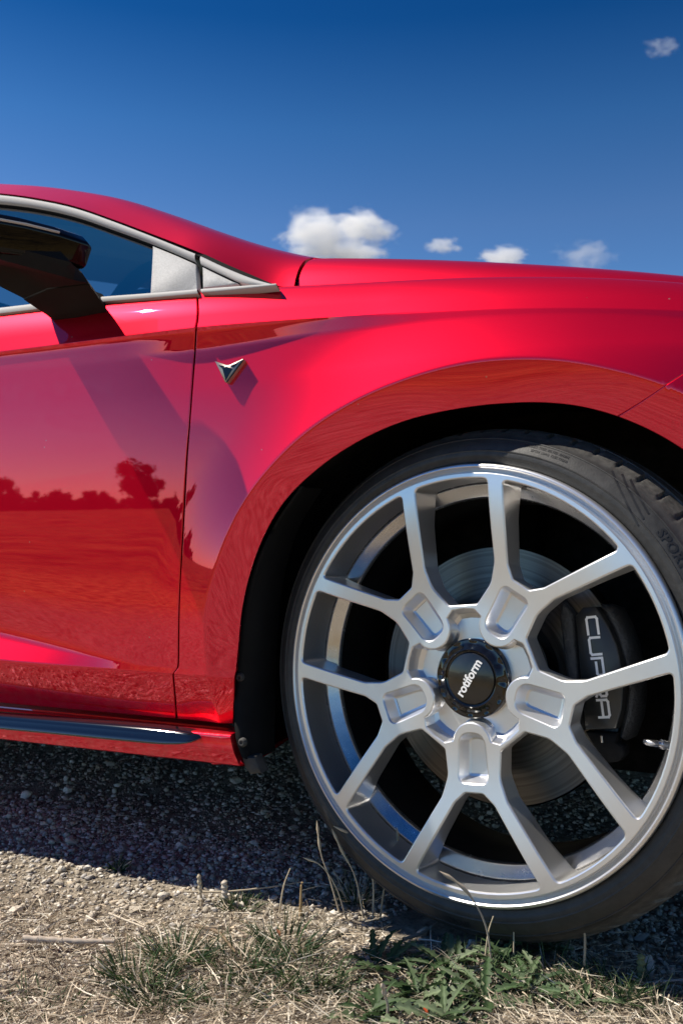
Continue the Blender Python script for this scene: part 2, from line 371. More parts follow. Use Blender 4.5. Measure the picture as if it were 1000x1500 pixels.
# ---- the body side, as a surface P(x, t): t runs up the section over ten feature lines
def fitline(pts, Y, deg, lo=None, hi=None):
    P = np.array([bpY(a, b, Y) for a, b in pts]); c = np.polyfit(P[:, 0], P[:, 2], deg); d = np.polyder(c)
    a, b = P[:, 0].min() - 0.03, P[:, 0].max() + 0.03
    def fn(x):
        x = np.asarray(x, float); xc = np.clip(x, a, b); e = x - xc
        return np.polyval(c, xc) + np.polyval(d, xc) * np.sign(e) * 0.4 * (1 - np.exp(-np.abs(e) / 0.4))
    return fn
zA = fitline([(0, 1029), (120, 1039), (255, 1051), (340, 1060)], 0.03, 1)
zW1 = fitline([(0, 966), (110, 977), (215, 986), (330, 994)], 0.0, 2)
zM1 = fitline([(0, 850), (340, 850)], 0.004, 1)
zM2 = fitline([(0, 640), (290, 640), (600, 560), (1000, 545)], 0.004, 2)
zD = fitline([(0, 543), (90, 537), (250, 520), (290, 515), (450, 491), (520, 480), (640, 466), (1000, 464)], 0.006, 3)
zE = fitline([(0, 515), (75, 507), (160, 494), (290, 479), (400, 467), (500, 458), (600, 451), (700, 446), (850, 444), (1000, 447)], -0.003, 3)
zT = fitline([(0, 458), (147, 441), (221, 434), (291, 429), (405, 418), (500, 413), (560, 408), (640, 404.5), (750, 402.5), (850, 404), (1000, 412)], 0.05, 4)
ARC = np.array([0.035, 0.300])                           # wheel-arch centre (x, z)
def polar_fit(pts, Y, deg):
    P = np.array([bpY(p[0], p[1], p[2] if len(p) > 2 else Y) for p in pts])[:, [0, 2]] - ARC
    th = np.arctan2(P[:, 1], P[:, 0]); th = np.where(th < -np.pi / 2, th + 2 * np.pi, th); r = np.hypot(P[:, 0], P[:, 1])
    o = np.argsort(th); q = catmull(np.stack([th[o], r[o]], -1), 240); k = np.ones(9) / 9; rs = np.convolve(np.pad(q[:, 1], 4, mode='reflect', reflect_type='odd'), k, 'valid')
    return lambda t: np.interp(t, q[:, 0], rs)
lipR = polar_fit([(340, 1061, 0.028), (340, 1030, 0.018), (341, 1000, 0.008), (344, 950), (352, 890), (366, 835), (383, 790), (415, 735), (460, 690), (520, 648), (590, 616),
                  (660, 599), (730, 590), (790, 588), (850, 594), (905, 609), (960, 633), (1000, 657)], 0.0, 6)
creR = polar_fit([(294, 980), (296, 900), (304, 864), (320, 816), (344, 760), (368, 720), (400, 680), (440, 640), (500, 597), (590, 555),
                  (700, 527), (760, 523), (830, 527), (900, 541), (970, 562), (1000, 575)], -0.015, 6)
KW = np.array([0.0, 0.08, 0.18, 0.5, 0.5, 0.14, 0.3, 0.05, 0.5, 0.48, 0.0])
def knots(x):
    x = np.asarray(x, float)
    back = smooth01(-0.47, -0.78, x)                     # the lower scallop grows towards the rear
    over = 1.0 * (1 - smooth01(-0.42, -0.02, x))       # undercut below the shoulder crease dies out forwards
    a = zA(x); w1 = zW1(x); gap = 0.010 + np.maximum(0, (-0.475 - x)) * 0.105
    gap = np.minimum(gap, 0.06)
    fr = smooth01(-0.44, -0.12, x); smd = smooth01(-0.52, -0.36, x)
    Y = [0.030 + 0 * x, 0.008 - 0.020 * back, 0.0082 + 0.0053 * back, -0.0005 + 0 * x, -0.003 + 0 * x, -0.003 + (0.0032 + 0.0048 * smd) * over + 0.018 * fr, -0.003 + (0.0028 + 0.0006 * smd) * over + 0.019 * fr, -0.003 + 0.020 * fr,
         0.011 + 0.024 * fr, 0.040 + 0.030 * fr, 0.095 + 0.038 * fr]
    zt = zT(x) + 0.007 * fr
    Z = [a, w1, w1 + gap, zM1(x), zM2(x), zD(x), zD(x) * 0.17 + zE(x) * 0.83, zE(x), zE(x) + (zt - zE(x)) * 0.55, zt, zt - 0.004 * fr + 0.012 * (1 - fr)]
    return np.stack(Y, -1), np.stack(Z, -1)
def flare(x, z):
    dx, dz = x - ARC[0], z - ARC[1]; th = np.arctan2(dz, dx); th = np.where(th < -np.pi / 2, th + 2 * np.pi, th); r = np.hypot(dx, dz)
    rl, rc = lipR(th), creR(th); q = (r - rl) / np.maximum(rc - rl, 0.02)
    B = 0.015 * (0.35 + 0.65 * smooth01(R(195), R(150), th)) * smooth01(R(-30), R(10), th)
    a = q; b = np.where(q < 1, 3.0, np.maximum(0, 1 - (q - 1) / 2.3) ** 2); b = np.where(q < 1, 1 + (1 - q) * 0.87, b)
    k = 0.10; h = np.clip(0.5 + 0.5 * (b - a) / k, 0, 1); s = b * (1 - h) + a * h - k * h * (1 - h)
    return -B * np.maximum(s, -0.3)
def flare_th(x, z):
    dx, dz = x - ARC[0], z - ARC[1]; th = np.arctan2(dz, dx); th = np.where(th < -np.pi / 2, th + 2 * np.pi, th)
    return (np.hypot(dx, dz) - lipR(th)) / np.maximum(creR(th) - lipR(th), 0.02)
def flare_rows(t0, t1):
    X, Z = [], []
    for q in (.1, .25, .4, .55, .66, .75, .82, .87, .91, .95, .98, 1.01, 1.04, 1.08, 1.12, 1.17, 1.23, 1.3, 1.38, 1.47, 1.57, 1.68, 1.8):
        th = np.arange(t0, t1, 0.012) + rng.uniform(0, .002); r = lipR(th) + q * (creR(th) - lipR(th)); X.append(ARC[0] + r * np.cos(th)); Z.append(ARC[1] + r * np.sin(th))
    X, Z = np.concatenate(X), np.concatenate(Z); return np.stack([X, t_at_z(X, Z)], -1)
def surf(x, t):
    x = np.atleast_1d(np.asarray(x, float)); t = np.atleast_1d(np.asarray(t, float)); x, t = np.broadcast_arrays(x, t)
    KY, KZ = knots(x); i = np.arange(len(x)); j = np.clip(np.floor(t).astype(int), 0, 9); f = t - j
    out = []
    for K in (KY, KZ):
        lin = K[i, j] * (1 - f) + K[i, j + 1] * f
        k = np.clip(np.round(t).astype(int), 1, 9); dl = t - k; w = KW[k]
        a = K[i, k] + (K[i, k - 1] - K[i, k]) * w; b = K[i, k] + (K[i, k + 1] - K[i, k]) * w
        s = np.clip((dl + w) / np.maximum(2 * w, 1e-9), 0, 1); bz = (1 - s) ** 2 * a + 2 * s * (1 - s) * K[i, k] + s * s * b
        out.append(np.where(np.abs(dl) < w, bz, lin))
    Y, Z = out
    Y = Y + Yb(x) + flare(x, Z) + np.maximum(0, x - 0.36) ** 2 * 0.9 + np.maximum(0, -x - 0.9) ** 2 * 0.01
    return np.stack([x, Y, Z], -1)
def surf_n(x, t):
    hx, ht = 0.0015, 0.012
    du = surf(x + hx, t) - surf(x - hx, t); dv = surf(x, np.minimum(t + ht, 10)) - surf(x, np.maximum(t - ht, 0))
    n = np.cross(du, dv); n /= np.linalg.norm(n, axis=1)[:, None] + 1e-15
    return n                                             # du=+X, dv=+Z -> normal -Y, outwards
_gx, _gt = np.meshgrid(np.linspace(-1.0, 0.5, 420), np.linspace(0, 9.0, 460)); _gx, _gt = _gx.ravel(), _gt.ravel()
_gpx = pj(surf(_gx, _gt))
def to_xt(px, py):
    k = np.argmin((_gpx[:, 0] - px) ** 2 + (_gpx[:, 1] - py) ** 2); x, t = _gx[k], _gt[k]
    for _ in range(8):
        p = pj(surf(x, t))[0]; a = (pj(surf(x + 1e-4, t))[0] - p) / 1e-4; b = (pj(surf(x, t + 1e-3))[0] - p) / 1e-3
        J = np.stack([a, b], -1); e = np.array([px, py]) - p
        if abs(np.linalg.det(J)) < 1e-6: break
        d = np.linalg.solve(J, e); x += np.clip(d[0], -.02, .02); t = float(np.clip(t + np.clip(d[1], -.2, .2), 0, 10))
    return np.array([x, t])
def t_at_z(x, z):
    x = np.atleast_1d(np.asarray(x, float)); z = np.atleast_1d(np.asarray(z, float)); lo, hi = np.zeros(len(x)), np.full(len(x), 9.3)
    for _ in range(34):
        mid = (lo + hi) / 2; b = surf(x, mid)[:, 2] < z; lo = np.where(b, mid, lo); hi = np.where(b, hi, mid)
    return lo
TS = 0.085                                               # t is scaled by this while triangulating
T_ROWS = sorted(set(np.round(np.r_[np.arange(0, 9.8, 0.125), .9, .94, .97, 1.0, 1.03, 1.06, 1.1, np.arange(5.55, 6.95, .05), 6.93, 6.95, 6.965, 6.98, 7.0, 7.02, 7.035, 7.05, 7.07, np.arange(8.5, 9.5, .06)], 4)))
def panel(name, loop, parent, dx=0.011, inward=0.016, m='paint', extra=None):
    """a pressed body panel: outline in (x, t), outer skin on the body surface, edges folded inwards"""
    lp = np.array(loop, float); lp[:, 1] *= TS; lp = dense(ccw(lp), 0.007)
    x0, x1 = lp[:, 0].min(), lp[:, 0].max(); t0, t1 = lp[:, 1].min(), lp[:, 1].max()
    xs = np.arange(x0, x1, dx); ts = np.array([t * TS for t in T_ROWS if t0 < t * TS < t1])
    if x0 < -0.85: xs = np.r_[np.arange(x0, -0.85, 0.05), np.arange(-0.85, x1, dx)]
    if x1 > 0.45: xs = np.r_[xs[xs < 0.45], np.arange(0.45, x1, 0.03)]
    gx, gt = np.meshgrid(xs, ts); q = np.stack([gx.ravel(), gt.ravel()], -1)
    if extra is not None:                                # denser rows along the wheel-arch flare replace the plain grid there
        th = flare_th(q[:, 0], surf(q[:, 0], q[:, 1] / TS)[:, 2]); q = q[(th < 0.45) | (th > 1.7)]; q = np.vstack([q, extra * np.array([1, TS])])
    q = q[inside(lp, q)]; q = q[dist_poly(lp, q) > 0.0022]
    P2, T = fill2d([lp], q)
    X, t_ = P2[:, 0], P2[:, 1] / TS
    V = surf(X, t_); Nn = surf_n(X, t_); nv = len(V); F_ = [tuple(f) for f in T]
    # folded rim: rounded edge of 1.5 mm, then a flange inwards
    n = len(lp); ld = lp.copy(); e3 = surf(ld[:, 0], ld[:, 1] / TS); en = surf_n(ld[:, 0], ld[:, 1] / TS)
    tang = np.roll(e3, -1, 0) - np.roll(e3, 1, 0); tang /= np.linalg.norm(tang, axis=1)[:, None] + 1e-12
    out_ = np.cross(tang, en)                            # points away from the panel
    rr = 0.0016; V = [*V]; Nn = [*Nn]; base = len(V)
    rings = [(0, 0), (rr * 0.7, -rr * 0.3), (rr, -rr), (rr * 0.6, -rr * 1.8), (-0.001, -inward)]
    for ro, rn in rings:
        for k in range(n):
            V.append(e3[k] + out_[k] * ro + en[k] * rn)
            a = math.atan2(ro, rr + rn) if rn > -inward + 1e-6 else math.pi / 2
            Nn.append(en[k] * math.cos(a) + out_[k] * math.sin(a))
    for k in range(len(rings) - 1):
        for i in range(n):
            j = (i + 1) % n; F_.append((base + k * n + i, base + (k + 1) * n + i, base + (k + 1) * n + j, base + k * n + j))
    return obj(name, mesh_from(name, V, F_, normals=Nn), M[m], parent)

gap_px = [(291, 431), (289, 470), (285, 520), (279, 600), (273, 680), (266.5, 800), (261.5, 920), (258, 1049)]
gap_xt = np.array([to_xt(a, b) for a, b in gap_px]); gap_xt[-1, 1] = 0.0
gap_xt = catmull(gap_xt, 40); gap_xt[:, 1] = np.clip(gap_xt[:, 1], 0, 10)
gw = 0.0026
door_r = [(x - gw, t) for x, t in gap_xt]; fen_l = [(x + gw, t) for x, t in gap_xt]
XD0, XD1 = -1.46, -2.34
top_l = gap_xt[0, 1]
door = panel('front_door', [(XD0, 0.0)] + door_r[::-1] + [(door_r[0][0], 9.7), (XD0, 9.7)], car)
panel('rear_door', [(XD1, 0), (XD0 - 0.005, 0), (XD0 - 0.005, 9.7), (XD1, 9.7)], car)
def lip_xt(th, dr=0.0):
    r = float(lipR(np.array(th))) + dr; x = ARC[0] + r * math.cos(th); z = ARC[1] + r * math.sin(th); return x, z
_gz = np.array([bpY(a, b, o_)[[0, 2]] for a, b, o_ in [(905, 609.5, 0.0), (935, 590.5, -0.008), (970, 567, -0.014), (1000, 547, -0.012), (1060, 508, 0.0), (1120, 470, 0.01)]]); _gz = catmull(_gz, 30)
lip_b = np.stack([_gz[:, 0], t_at_z(_gz[:, 0], _gz[:, 1])], -1)
th_b = math.atan2(surf(*lip_b[0])[0, 2] - ARC[1], lip_b[0][0] - ARC[0])
zb_l = float(zA(lip_xt(R(190))[0])); th_e = math.pi + math.asin((ARC[1] - zb_l) / float(lipR(np.array(R(192)))))
arch_f = [];
for th in np.linspace(th_b + 0.004, th_e, 90):
    x, z = lip_xt(th); arch_f.append((x, float(t_at_z(x, z)[0])))
arch_f = [p for p in arch_f if p[1] > 0.04]; arch_f.append((bp(340, 1061, 0.038)[0], 0.0))
bx = lip_b; XB, TB = bx[-1]
fender = panel('front_fender', fen_l[::-1] + [(fen_l[0][0], 9.0), (gap_xt[0][0] + 0.004, 10.0), (XB, 10.0)] + [(x - 0.0005, t + 0.008) for x, t in bx[::-1]] + arch_f, car, extra=flare_rows(R(-10), R(215)))
arch_b = []
for th in np.linspace(th_b - 0.006, R(-14), 50):
    x, z = lip_xt(th); arch_b.append((x, float(t_at_z(x, z)[0])))
panel('front_bumper', [(x + 0.0005, t - 0.008) for x, t in bx[::-1]] + arch_b + [(0.42, 0.0), (0.78, 0.0), (0.78, TB)], car, extra=flare_rows(R(-10), R(75)))

panel('headlamp', [(XB + 0.003, TB + 0.02), (0.78, TB + 0.02), (0.78, 9.4), (XB + 0.003, 9.4)], car, m='gloss')
# dark structure seen through the shut lines
xs = np.linspace(XD1, XB - 0.01, 120); ts = np.linspace(0.15, 9.0, 40)
gx, gt = np.meshgrid(xs, ts, indexing='ij'); P = surf(gx.ravel(), gt.ravel()); P[:, 1] += 0.022
keep = P.reshape(len(xs), len(ts), 3)
V = keep.reshape(-1, 3); F_ = []
for i in range(len(xs) - 1):
    for j in range(len(ts) - 1):
        c = keep[i:i + 2, j:j + 2].reshape(-1, 3).mean(0)
        th = math.atan2(c[2] - ARC[1], c[0] - ARC[0]); th = th + 2 * math.pi if th < -math.pi / 2 else th
        if math.hypot(c[0] - ARC[0], c[2] - ARC[1]) < float(lipR(np.array(th))) + 0.035: continue
        a = i * len(ts) + j; F_.append((a, a + len(ts), a + len(ts) + 1, a + 1))
obj('inner_structure', mesh_from('inner_structure', V, F_), M['dark'], car)

# ---- sill with its gloss blade
def zl(pts, Y): return fitline(pts, Y, 1)
s_gap = zl([(0, 1032.5), (340, 1064)], 0.045); s_t = zl([(0, 1035), (340, 1067)], 0.034); s_b = zl([(0, 1047.5), (340, 1075)], 0.006)
s_bb = zl([(0, 1066), (340, 1097)], 0.006); s_lo = zl([(0, 1080), (210, 1104), (340, 1118)], 0.012)
def sill_sec(x):
    k = np.array([(0.075, s_gap(x) + 0.002), (0.044, s_gap(x)), (0.034, s_t(x)), (0.007, s_b(x)), (0.005, s_bb(x)), (0.011, s_lo(x)), (0.030, s_lo(x) - 0.004), (0.22, s_lo(x) + 0.005)], float)
    w = [0, .2, .25, .16, .3, .2, .3, 0]; out = [k[0]]
    for i in range(1, 7):
        A_, B_ = k[i] + (k[i - 1] - k[i]) * w[i], k[i] + (k[i + 1] - k[i]) * w[i]
        for s in np.linspace(0, 1, 6): out.append((1 - s) ** 2 * A_ + 2 * s * (1 - s) * k[i] + s * s * B_)
    out.append(k[-1]); return np.array(out)
def xend(z):                                             # front end of the sill leans forward towards the ground
    a = bp(341, 1062, 0.02); b = bp(356, 1120, 0.02); return a[0] + (b[0] - a[0]) * np.clip((a[2] - z) / (a[2] - b[2]), 0, 1.1)
xs = np.r_[np.linspace(XD1, -0.85, 12), np.linspace(-0.83, 0, 60)]; P = []
x_end = xend(0.2)
for i, x in enumerate(xs):
    f = (x - XD1) / (0 - XD1); sec = sill_sec(XD1 + f * (x_end - XD1)); xx = XD1 + f * (xend(sec[:, 1]) - XD1)
    P.append(np.stack([xx, sec[:, 0], sec[:, 1]], -1))
P = np.array(P); nS = P.shape[1]
cap_ = P[-1].copy(); cap_[:, 1] = 0.10; P = np.concatenate([P, cap_[None]], 0)
sill = obj('side_sill', auto_sharp(grid_mesh('side_sill', P, flip=False), 60), M['paint'], car)
# blade
top = catmull([bp(a, b, 0.0) for a, b in [(-60, 1043), (0, 1048.5), (90, 1056), (180, 1063.5), (255, 1071), (284, 1076.5), (294, 1081)]], 60)
bot = catmull([bp(a, b, 0.0) for a, b in [(-60, 1062), (0, 1068), (90, 1076.5), (180, 1085.5), (240, 1090.5), (275, 1089), (294, 1081.6)]], 60)
top = np.vstack([[XD1, 0, top[0, 2] + 0.003], top]); bot = np.vstack([[XD1, 0, bot[0, 2] + 0.003], bot])
P = []
for a, b in zip(top, bot):
    h = max(a[2] - b[2], 0.0005); s = min(1, h / 0.012)
    o_ = 0.010
    P.append([(a[0], o_ + 0.012, a[2] + 0.001), (a[0], o_ + 0.001, a[2] + 0.0005), (a[0], o_ - 0.0085 * s, a[2] - 0.06 * h), ((a[0] + b[0]) / 2, o_ - 0.0108 * s, a[2] - 0.33 * h),
              ((a[0] + b[0]) / 2, o_ - 0.0138 * s, a[2] - 0.62 * h), (b[0], o_ - 0.0165 * s, b[2] + 0.20 * h), (b[0], o_ - 0.0160 * s, b[2] + 0.08 * h), (b[0], o_ - 0.010 * s, b[2]), (b[0], o_ + 0.012, b[2] - 0.001)])
obj('sill_blade', grid_mesh('sill_blade', np.array(P)), M['blade'], sill)
slab('jacking_tab', [bp(a, b, 0.016) for a, b in [(212, 1100), (352, 1112), (357, 1120), (310, 1120.5), (308, 1117), (214, 1108)]], 0.02, M['paint'], sill, chamfer=0.0015)

# ---- wheel arch liner and the flap behind the lip
ths = np.linspace(R(-30), th_e + 0.12, 60); P = []
_lx = np.array([lip_xt(min(t, th_e - 0.01))[0] for t in ths]); _lz = np.array([lip_xt(min(t, th_e - 0.01))[1] for t in ths]); _ly = surf(_lx, t_at_z(_lx, _lz))[:, 1]
for Yv, dr in ((0.010, 0.002), (0.024, 0.022), (0.26, 0.035), (0.42, 0.035)):
    P.append([(ARC[0] + (float(lipR(np.array(min(t, th_e)))) + dr) * math.cos(t), Yv + _ly[i], ARC[1] + (float(lipR(np.array(min(t, th_e)))) + dr) * math.sin(t)) for i, t in enumerate(ths)])
obj('arch_liner', grid_mesh('arch_liner', np.array(P), flip=True), M['liner'], car)
obj('inner_wing', mesh_from('inner_wing', [(-0.5, 0.40, 0.12), (0.6, 0.40, 0.12), (0.6, 0.40, 0.72), (-0.5, 0.40, 0.72)], [(0, 1, 2, 3)], smooth=False), M['liner'], car)
fl_y = lambda b: float(np.interp(b, [1030, 1075, 1110], [0.034, 0.014, 0.008]))
fl_a = catmull([bp(a, b, fl_y(b)) for a, b in [(440, 712), (398, 775), (366, 850), (347, 940), (343.5, 1000), (344.5, 1075), (354, 1109)]], 30)
fl_b = catmull([bp(a, b, fl_y(b) + 0.026) for a, b in [(446, 714), (410, 775), (388, 850), (379, 935), (376, 1005), (374, 1060), (374, 1112)]], 30)
fl_m = (fl_a + fl_b) / 2 + np.array([0, -0.006, 0]); fl_0 = fl_a + np.array([0.0, 0.012, 0]); fl_c = fl_b + np.array([0.004, 0.05, 0])
flap = obj('arch_flap', grid_mesh('arch_flap', np.array([fl_0, fl_a, fl_m, fl_b, fl_c])), M['plastic'], car)
slab('flap_foot', [bp(a, b, 0.018) for a, b in [(354, 1108), (373, 1109), (383, 1133), (366, 1134.5), (358, 1124)]], 0.02, M['dusty'], flap, chamfer=0.002)
for a, b in ((350.5, 992), (354.5, 1088)):
    c = bp(a, b, fl_y(b) + 0.003); P = []
    for rr, y in ((0.0062, 0.004), (0.006, 0.0), (0.0045, -0.0022), (0.0022, -0.0026), (0.0018, -0.0008), (0.0001, -0.0008)):
        P.append([(c[0] + rr * math.cos(t), c[1] + y, c[2] + rr * math.sin(t)) for t in np.linspace(0, 2 * math.pi, 14, endpoint=False)])
    obj('screw', grid_mesh('screw', np.array(P), closed_v=True), M['dusty'], flap)

# ---- bonnet
zs = fitline([(475, 377.5), (560, 379.5), (650, 382.5), (750, 388), (850, 396), (920, 402), (1000, 409.5)], 0.22, 3)
hx = np.r_[np.linspace(-0.345, 0.42, 80), np.linspace(0.44, 0.80, 10)]
e0 = bp(431.5, 415, 0.108); e1 = bp(473.5, 376.5, 0.225)
def hood_edge(Yv): return e0[0] + (e1[0] - e0[0]) * np.clip((Yv - e0[1]) / (e1[1] - e0[1]), -0.2, 6) ** 0.85 if Yv > e0[1] else e0[0]
def hood_sec(x):
    z0 = zT(x) - 0.006; z1 = zs(x); drop = max(0, x - 0.35) ** 2 * 0.5
    k = np.array([(0.098, z0 - 0.03), (0.106, z0 + 0.002), (0.140, z0 + (z1 - z0) * 0.70), (0.235, z1 + 0.003), (0.50, z1 + 0.022), (0.90, z1 + 0.030)]) - np.array([0, drop])
    w = [0, .35, .5, .5, .5, 0]; out = [k[0]]
    for i in range(1, 5):
        A_, B_ = k[i] + (k[i - 1] - k[i]) * w[i], k[i] + (k[i + 1] - k[i]) * w[i]
        for s in np.linspace(0, 1, 7): out.append((1 - s) ** 2 * A_ + 2 * s * (1 - s) * k[i] + s * s * B_)
    out.append(k[-1]); h = np.array(out); far = h[::-1][1:].copy(); far[:, 0] = 1.80 - far[:, 0]; return np.vstack([h, far])
P = []
for x in hx:
    f = (x - hx[0]) / (hx[-1] - hx[0]); s0 = hood_sec(x); yb_ = float(Yb(x)) - 0.008; xl = np.array([hood_edge(min(y, 1.8 - y)) for y in s0[:, 0]]) + 0.0015
    xx = xl + (hx[-1] - xl) * f
    zz = np.array([hood_sec(a)[i, 1] for i, a in enumerate(xx)]); P.append(np.stack([xx, s0[:, 0] + (np.array([float(Yb(a)) for a in xx]) - 0.008) * np.clip((0.9 - np.abs(s0[:, 0])) / 0.65, 0, 1), zz], -1))
P = np.array(P); lead = P[0].copy(); lead[:, 0] += 0.004; lead[:, 2] -= 0.018; P = np.concatenate([lead[None], P], 0)
obj('bonnet', auto_sharp(grid_mesh('bonnet', P), 70), M['paint'], car)

cw_a = np.array([e0 + (e1 - e0) * f for f in np.linspace(0.14, 0.93, 8)])
G = np.array([cw_a + np.array(o_) for o_ in ((-0.05, 0.02, -0.004), (-0.02, 0.026, -0.012), (0.02, 0.030, -0.016), (0.06, 0.034, -0.02))])
obj('cowl_gutter', grid_mesh('cowl_gutter', G), M['dark'], car)
# ---- greenhouse: all on one leaning side plane
GN = np.array([0, 1.0, -0.5]); GC = 0.042 - 0.5 * 0.822
def gpl(px, py, inset=0.0): return bpl(px, py, GN, GC + inset)
R1 = [(-420, 262), (-260, 258), (-120, 260.5), (0, 267.5), (60, 271), (120, 278.5), (180, 290), (250, 312), (320, 337), (380, 356.5), (430, 369), (471, 376.5)]
R2 = [(-420, 268), (-260, 268), (-120, 273), (0, 283), (60, 291), (110, 302), (160, 319), (224, 343), (288, 368), (330, 387), (370, 404), (405, 418), (430, 421)]
N_ = 90
u_ = np.linspace(0, 1, N_); sE = smooth01(0.80, 1.0, u_)
r2c = catmull(R2, N_); a2 = np.array([gpl(p[0], p[1], 0.058 * sE[i]) for i, p in enumerate(r2c)])
yin = 0.19 - 0.07 * smooth01(0.3, 1.0, u_)             # how far inboard the sky line of the pillar lies
r1c = catmull(R1, N_)
a1 = np.array([bp(p[0], p[1], a2[i, 1] + yin[i]) for i, p in enumerate(r1c)])
mid = a2 + (a1 - a2) * 0.6 - np.stack([0 * sE, 0.000 + 0.044 * smooth01(0.55, 1.0, u_), -0.001 + 0 * sE], -1)
low = a2 + np.array([0, -0.004, 0.0])
beyond = a1 + np.array([0, 0.06, 0.004]); beyond2 = a1 + np.array([0, 0.16, -0.004])
def bspl(K, n=7):
    K = np.asarray(K); out = [K[0]]
    for i in range(1, len(K) - 1):
        A_, B_ = (K[i - 1] + K[i]) / 2 if i > 1 else K[0], (K[i] + K[i + 1]) / 2 if i < len(K) - 2 else K[-1]
        for s in np.linspace(0, 1, n): out.append((1 - s) ** 2 * A_ + 2 * s * (1 - s) * K[i] + s * s * B_)
    return np.array(out)
P = np.concatenate([(a2 + np.array([0, 0.02, -0.002]))[None], bspl([a2, mid, a1, beyond, beyond2])]).transpose(1, 0, 2)
endp = P[-1].copy(); endp[:, 0] -= 0.006; endp[:, 1] += 0.010; endp[:, 2] -= 0.012; P = np.concatenate([P, endp[None]], 0)
pillar = obj('roof_pillar', auto_sharp(grid_mesh('roof_pillar', P), 45), M['paint'], car)
# roof skin and windscreen across to the far side
b2 = beyond2; far = b2.copy(); far[:, 1] = 1.80 - far[:, 1]
cm = (b2 + far) / 2 + np.array([0.06, 0, 0.02]); Q = bspl([b2, (b2 + cm) / 2 + np.array([0, 0, .008]), (cm + far) / 2 + np.array([0, 0, .008]), far]).transpose(1, 0, 2)
cut = int(np.argmin(np.abs(b2[:, 0] + 0.72)))
obj('roof', grid_mesh('roof', Q[:cut + 1]), M['paint'], car); obj('windscreen', grid_mesh('windscreen', Q[cut:]), M['screen'], car)
obj('headliner', grid_mesh('headliner', Q[:cut + 1] + np.array([0, 0, -0.025])), M['cabin'], car)
obj('pillar_lining', grid_mesh('pillar_lining', np.array([a2 + np.array([0, 0.035, -0.004]), a1 + np.array([0, 0.03, -0.03]), beyond2 + np.array([0, 0, -0.03])])), M['cabin'], car)
# seal, silver frame, corner plates, belt trim, glass
def ribbon(name, A_, B_, m, parent, thick=0.008, crown=0.0, ia=0.0, ib=0.0, n=80, inn=True):
    a = catmull([gpl(x, y, ia) for x, y in A_], n); b = catmull([gpl(x, y, ib) for x, y in B_], n)
    nrm = -GN / np.linalg.norm(GN); rows = [a - nrm * thick, a - nrm * 0.0006, a + (b - a) * 0.05]
    for f in (0.25, 0.5, 0.75): rows.append(a + (b - a) * f + nrm * crown * (1 - (2 * f - 1) ** 2))
    rows += [a + (b - a) * 0.95, b - nrm * 0.0006, b - nrm * thick]
    G = np.array(rows).transpose(1, 0, 2)
    return obj(name, auto_sharp(fix_normals(grid_mesh(name, G)), 50), m, parent)
ribbon('pillar_seal', [(p[0], p[1] - 1) for p in R2[:-2]] + [(400, 416)], [(-420, 274), (-260, 274), (-120, 279), (0, 289), (60, 297), (110, 308), (160, 325), (224, 349), (288, 374), (330, 393), (370, 409), (392, 417.5), (399, 418)], M['seal'], car, thick=0.012, ia=0.006, ib=0.006)
f_up = [(-420, 271), (-260, 271), (-120, 275.5), (0, 285.5), (60, 294), (110, 305), (160, 322), (224, 346.5), (286, 371.5)]
f_lo = [(-420, 280.5), (-260, 280.5), (-120, 286), (0, 295.5), (60, 303.5), (110, 315), (160, 332), (224, 355.5), (286, 381.5)]
frame = ribbon('window_frame', f_up, f_lo, M['trim'], car, thick=0.014, crown=0.0015, ia=-0.001, ib=0.002)
ribbon('window_seal', [(x, y) for x, y in f_lo], [(x, y + 5) for x, y in f_lo], M['seal'], frame, thick=0.01, ia=0.006, ib=0.010)
ribbon('frame_corner', [(294, 375), (330, 392), (370, 408), (404, 417.5)], [(294, 386.5), (325, 401), (352, 413), (380, 418.5)], M['trim'], frame, thick=0.012, crown=0.002, n=30)
ribbon('corner_seal', [(296, 386.5), (325, 400.5), (354, 414)], [(296, 389.5), (323, 402.5), (350, 415.5)], M['seal'], frame, thick=0.01, ia=0.003, ib=0.003, n=30)
slab('corner_plate', [gpl(a, b, 0.004) for a, b in [(224, 360), (256, 373), (286.5, 386.5), (289.5, 425.5), (220, 432.5)]], 0.012, M['grain'], door, chamfer=0.0015, n_hint=-GN)
slab('quarter_plate', [gpl(a, b, 0.004) for a, b in [(296.5, 390), (323, 403), (350, 416), (297, 421.5)]], 0.012, M['grain'], fender, chamfer=0.0015, n_hint=-GN)
belt_u = [(-420, 491), (-200, 473), (0, 450.5), (80, 441), (150, 434.5), (221, 429.5), (290, 424)]
belt_l = [(-420, 499), (-200, 481), (0, 458.5), (80, 449), (150, 441.5), (221, 435.5), (290, 429.5)]
ribbon('belt_trim', belt_u, belt_l, M['trim'], car, thick=0.016, crown=0.003, ia=-0.004, ib=-0.010)
ribbon('belt_trim', [(295, 423), (330, 420.5), (370, 418), (405, 416)], [(295, 428.5), (330, 425.5), (370, 421.5), (405, 418)], M['trim'], fender, thick=0.012, crown=0.002, ia=-0.004, ib=-0.008, n=30)
g_top = catmull([gpl(a, b, 0.014) for a, b in [(x, y - 1) for x, y in f_lo]], 60); g_bot = catmull([gpl(a, b, 0.014) for a, b in [(-420, 494), (-200, 476), (0, 453), (80, 444), (150, 438), (240, 431), (288, 427)]], 60)
bow = lambda s: np.array([0, -0.0015 * math.sin(math.pi * s), 0])
G = np.array([[g_bot[i] + (g_top[i] - g_bot[i]) * s + bow(s) for s in np.linspace(0, 1, 9)] for i in range(60)])
obj('side_window', grid_mesh('side_window', G, flip=True), M['glass'], car)
